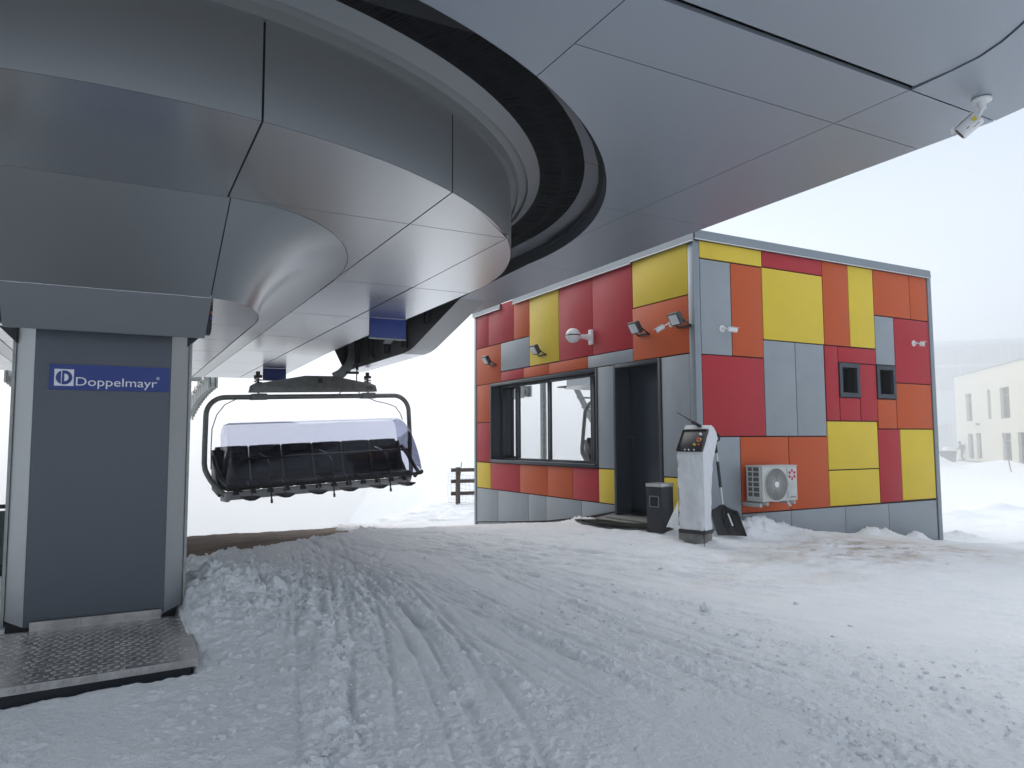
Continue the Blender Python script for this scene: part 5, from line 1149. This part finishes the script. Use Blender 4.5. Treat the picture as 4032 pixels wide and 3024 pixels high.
mb = MB(); mb.box(2.9, 4.3, -3, 1.6, -.5, -.35); hm(mb, 'hangar_door', G_H)
mb = MB(); mb.box(-6, HL+12, 6.1, 12.2, -.3, -.1); hm(mb, 'upper_wall', G_H)
mb = MB()
for k in range(int((HL+16)/.75)): x = -5+k*.75; mb.box(x, x+.22, 6.2, 9.2, -.1, .05); mb.box(x, x+.22, 9.6, 12.0, -.1, .05)
o = hm(mb, 'cladding_ribs', mat('hangar_rib', (.30, .33, .36), .6)); o['kind'] = 'stuff'
mb = MB(); mb.box(-6, HL+12, 9.2, 9.55, -.1, .18)
for x in (2.6, 5.8, 10.5, 11.3, 16): mb.box(x, x+.14, 6.2, 12, .05, .2)
for x in (5.9, 12, 18): mb.bar((x, 12, .15), (x+1.2, 11, .15), .08, .08); mb.bar((x, 12, .15), (x-1.2, 11, .15), .08, .08)
hm(mb, 'steel_frame', W_H)
mb = MB(); mb.box(-6.5, HL+12.5, 12.05, 12.3, -20, .5); mb.box(-6.5, HL+12.5, 12.3, 12.6, -20, .8); hm(mb, 'roof_edge', W_H)
mb = MB(); mb.box(4.25, 4.4, -3, 1.7, .6, .75); mb.box(3.3, 6.0, 1.6, 1.75, 0, 1.2); hm(mb, 'porch', STEEL)
# snow-capped bin and leaning pole by the lodge
sb = empty('snow_capped_bin', (60.3, 35.5, -2.1)); tag(sb, 'dark bin capped with snow by the lodge corner', 'bin')
mb = MB(); mb.prism([(-.45, 0), (.45, 0), (.55, 1.0), (-.55, 1.0)], -.4, .4, 'y'); mb.build('bin_body', ANTH, sb, bevel=.03)
V, F = ico(2); V = V*np.array([.5, .4, .3])*(1+.1*rng.normal(size=(len(V), 1)))+np.array([0, 0, 1.08]); mesh('snow_cap', V.tolist(), F.tolist(), SNOW, sb, True)
lp = MB(); A_ = Vector((50*math.sin(rad(62.99)), 50*math.cos(rad(62.99)), -2.0)); B_ = Vector((50*math.sin(rad(62.65)), 50*math.cos(rad(62.65)), .24)); lp.tube([A_-A_, B_-A_], .035, 8); lo = lp.build('leaning_pole', mat('pale_pole', (.35, .36, .38), .6, var=.3), None, True); lo.location = A_; tag(lo, 'thin pale pole leaning in front of the lodge window', 'pole')
# ---------------------------------------------------------------- walking person far off
def person(loc_, facing, h=1.72):
    o = empty('person', loc_, (0, 0, facing)); tag(o, 'person in dark clothes with a backpack walking past the lodge', 'person')
    J = dict(pel=(0, 0, .93), sp1=(0, .03, 1.10), sp2=(0, .10, 1.30), nk=(0, .16, 1.47), hd=(0, .21, 1.58), hd2=(0, .22, 1.68),
             hl=(-.09, 0, .90), kl=(-.10, .16, .50), al=(-.10, .02, .08), tl=(-.10, .16, .03), hr=(.09, 0, .90), kr=(.10, .05, .48), ar=(.10, -.25, .12), tr=(.10, -.13, .03),
             sl=(-.18, .11, 1.38), el=(-.24, .12, 1.12), wl=(-.20, .34, 1.02), sr=(.18, .11, 1.38), er=(.24, .14, 1.12), wr=(.20, .36, 1.05))
    R = dict(pel=.15, sp1=.14, sp2=.17, nk=.06, hd=.09, hd2=.085, hl=.10, kl=.07, al=.05, tl=.045, hr=.10, kr=.07, ar=.05, tr=.045, sl=.075, el=.055, wl=.04, sr=.075, er=.055, wr=.04)
    E_ = [('pel','sp1'),('sp1','sp2'),('sp2','nk'),('nk','hd'),('hd','hd2'),('pel','hl'),('hl','kl'),('kl','al'),('al','tl'),('pel','hr'),('hr','kr'),('kr','ar'),('ar','tr'),('sp2','sl'),('sl','el'),('el','wl'),('sp2','sr'),('sr','er'),('er','wr')]
    ks = list(J); me = bpy.data.meshes.new('body'); me.from_pydata([J[k] for k in ks], [(ks.index(a), ks.index(b)) for a, b in E_], []); b_ = bpy.data.objects.new('body', me); COL.objects.link(b_); b_.parent = o
    me.materials.append(mat('dark_ski_clothing', (.03, .035, .045), .8))
    sk = b_.modifiers.new('skin', 'SKIN')
    for i, k in enumerate(ks): me.skin_vertices[0].data[i].radius = (R[k], R[k])
    me.skin_vertices[0].data[0].use_root = True
    b_.modifiers.new('sub', 'SUBSURF').levels = 1; b_.modifiers['sub'].render_levels = 1
    mb = MB(); mb.box(-.16, .16, -.24, -.02, 1.08, 1.48); mb.build('backpack', BLACK, o, bevel=.05)
    V, F = ico(2); V = V*np.array([.105, .12, .11])+np.array([0, .215, 1.67]); mesh('woollen_hat', V.tolist(), F.tolist(), mat('dark_hat', (.04, .04, .05), .9), o, True)
    return o
person((73*math.sin(rad(60.36)), 73*math.cos(rad(60.36)), -2.06), rad(60))
# ---------------------------------------------------------------- steel stair and post beyond the station (seen mirrored in the hut window)
SR = empty('steel_stair', (0, 20.4, -3)); tag(SR, 'open steel stair behind the station column', 'stair')
mb = MB()
for s in (0, .8): mb.bar((-.4+s, 22.2, 4.2), (-.4+s, 19.2, .6), .05, .22)
for k in range(11): q = k/10; mb.box(-.4, .4, 22.0-3*q*.9, 22.25-3*q*.9, 4.0-3.3*q, 4.04-3.3*q)
mb.V = [(v[0], v[1]-20.4, v[2]+3) for v in mb.V]; mb.build('stair_flight', STEEL_D, SR)
mb = MB()
mb.tube([(0, 22.9, -6), (0, 22.9, 4.1)], .12, 10); mb.V = [(v[0], v[1]-20.4, v[2]+3) for v in mb.V]; mb.build('stair_post', STEEL, SR)
# ================================================================ HAZE
hz = MB(); hz.box(-700, 700, -700, 700, -36, 15.5); ho = hz.build('haze', None, None); tag(ho, 'thin mountain fog filling the air', 'haze', kind='stuff')
hmx = bpy.data.materials.new('mountain_fog'); hmx.use_nodes = True; n = hmx.node_tree; n.nodes.clear()
vo = n.nodes.new('ShaderNodeVolumePrincipled'); vo.inputs['Color'].default_value = (.98, .985, .99, 1); vo.inputs['Density'].default_value = .0016; vo.inputs['Anisotropy'].default_value = .35
oo = n.nodes.new('ShaderNodeOutputMaterial'); n.links.new(vo.outputs[0], oo.inputs['Volume']); ho.data.materials.append(hmx)

# a denser bank of cloud that begins beyond the hut and surrounds the summit
ring = []
mb = MB(); nf = 40; V = []; F = []
for R_, k in ((30, 0), (620, 1)):
    for z in (-34, 14.8):
        for i in range(nf): w = 2*math.pi*i/nf; V.append((4+R_*math.cos(w)*(1+.08*math.sin(3*w)*(1-k)), 6+R_*math.sin(w)*(1+.06*math.cos(5*w)*(1-k)), z))
for i in range(nf):
    j = (i+1) % nf; a, b, c, d = i, nf+i, 2*nf+i, 3*nf+i; a2, b2, c2, d2 = j, nf+j, 2*nf+j, 3*nf+j
    F += [(a, a2, b2, b), (c, d, d2, c2), (b, b2, d2, d), (a, c, c2, a2)]
mb.add(V, F); fb = mb.build('fog_bank', None, None); tag(fb, 'dense white cloud bank surrounding the summit', 'fog', kind='stuff')
bm = bmesh.new(); bm.from_mesh(fb.data); bmesh.ops.recalc_face_normals(bm, faces=bm.faces); bm.to_mesh(fb.data); bm.free()
m2 = hmx.copy(); m2.name = 'dense_cloud'
for q in m2.node_tree.nodes:
    if q.type == 'PRINCIPLED_VOLUME': q.inputs['Density'].default_value = .025; q.inputs['Anisotropy'].default_value = .7
fb.data.materials.append(m2)
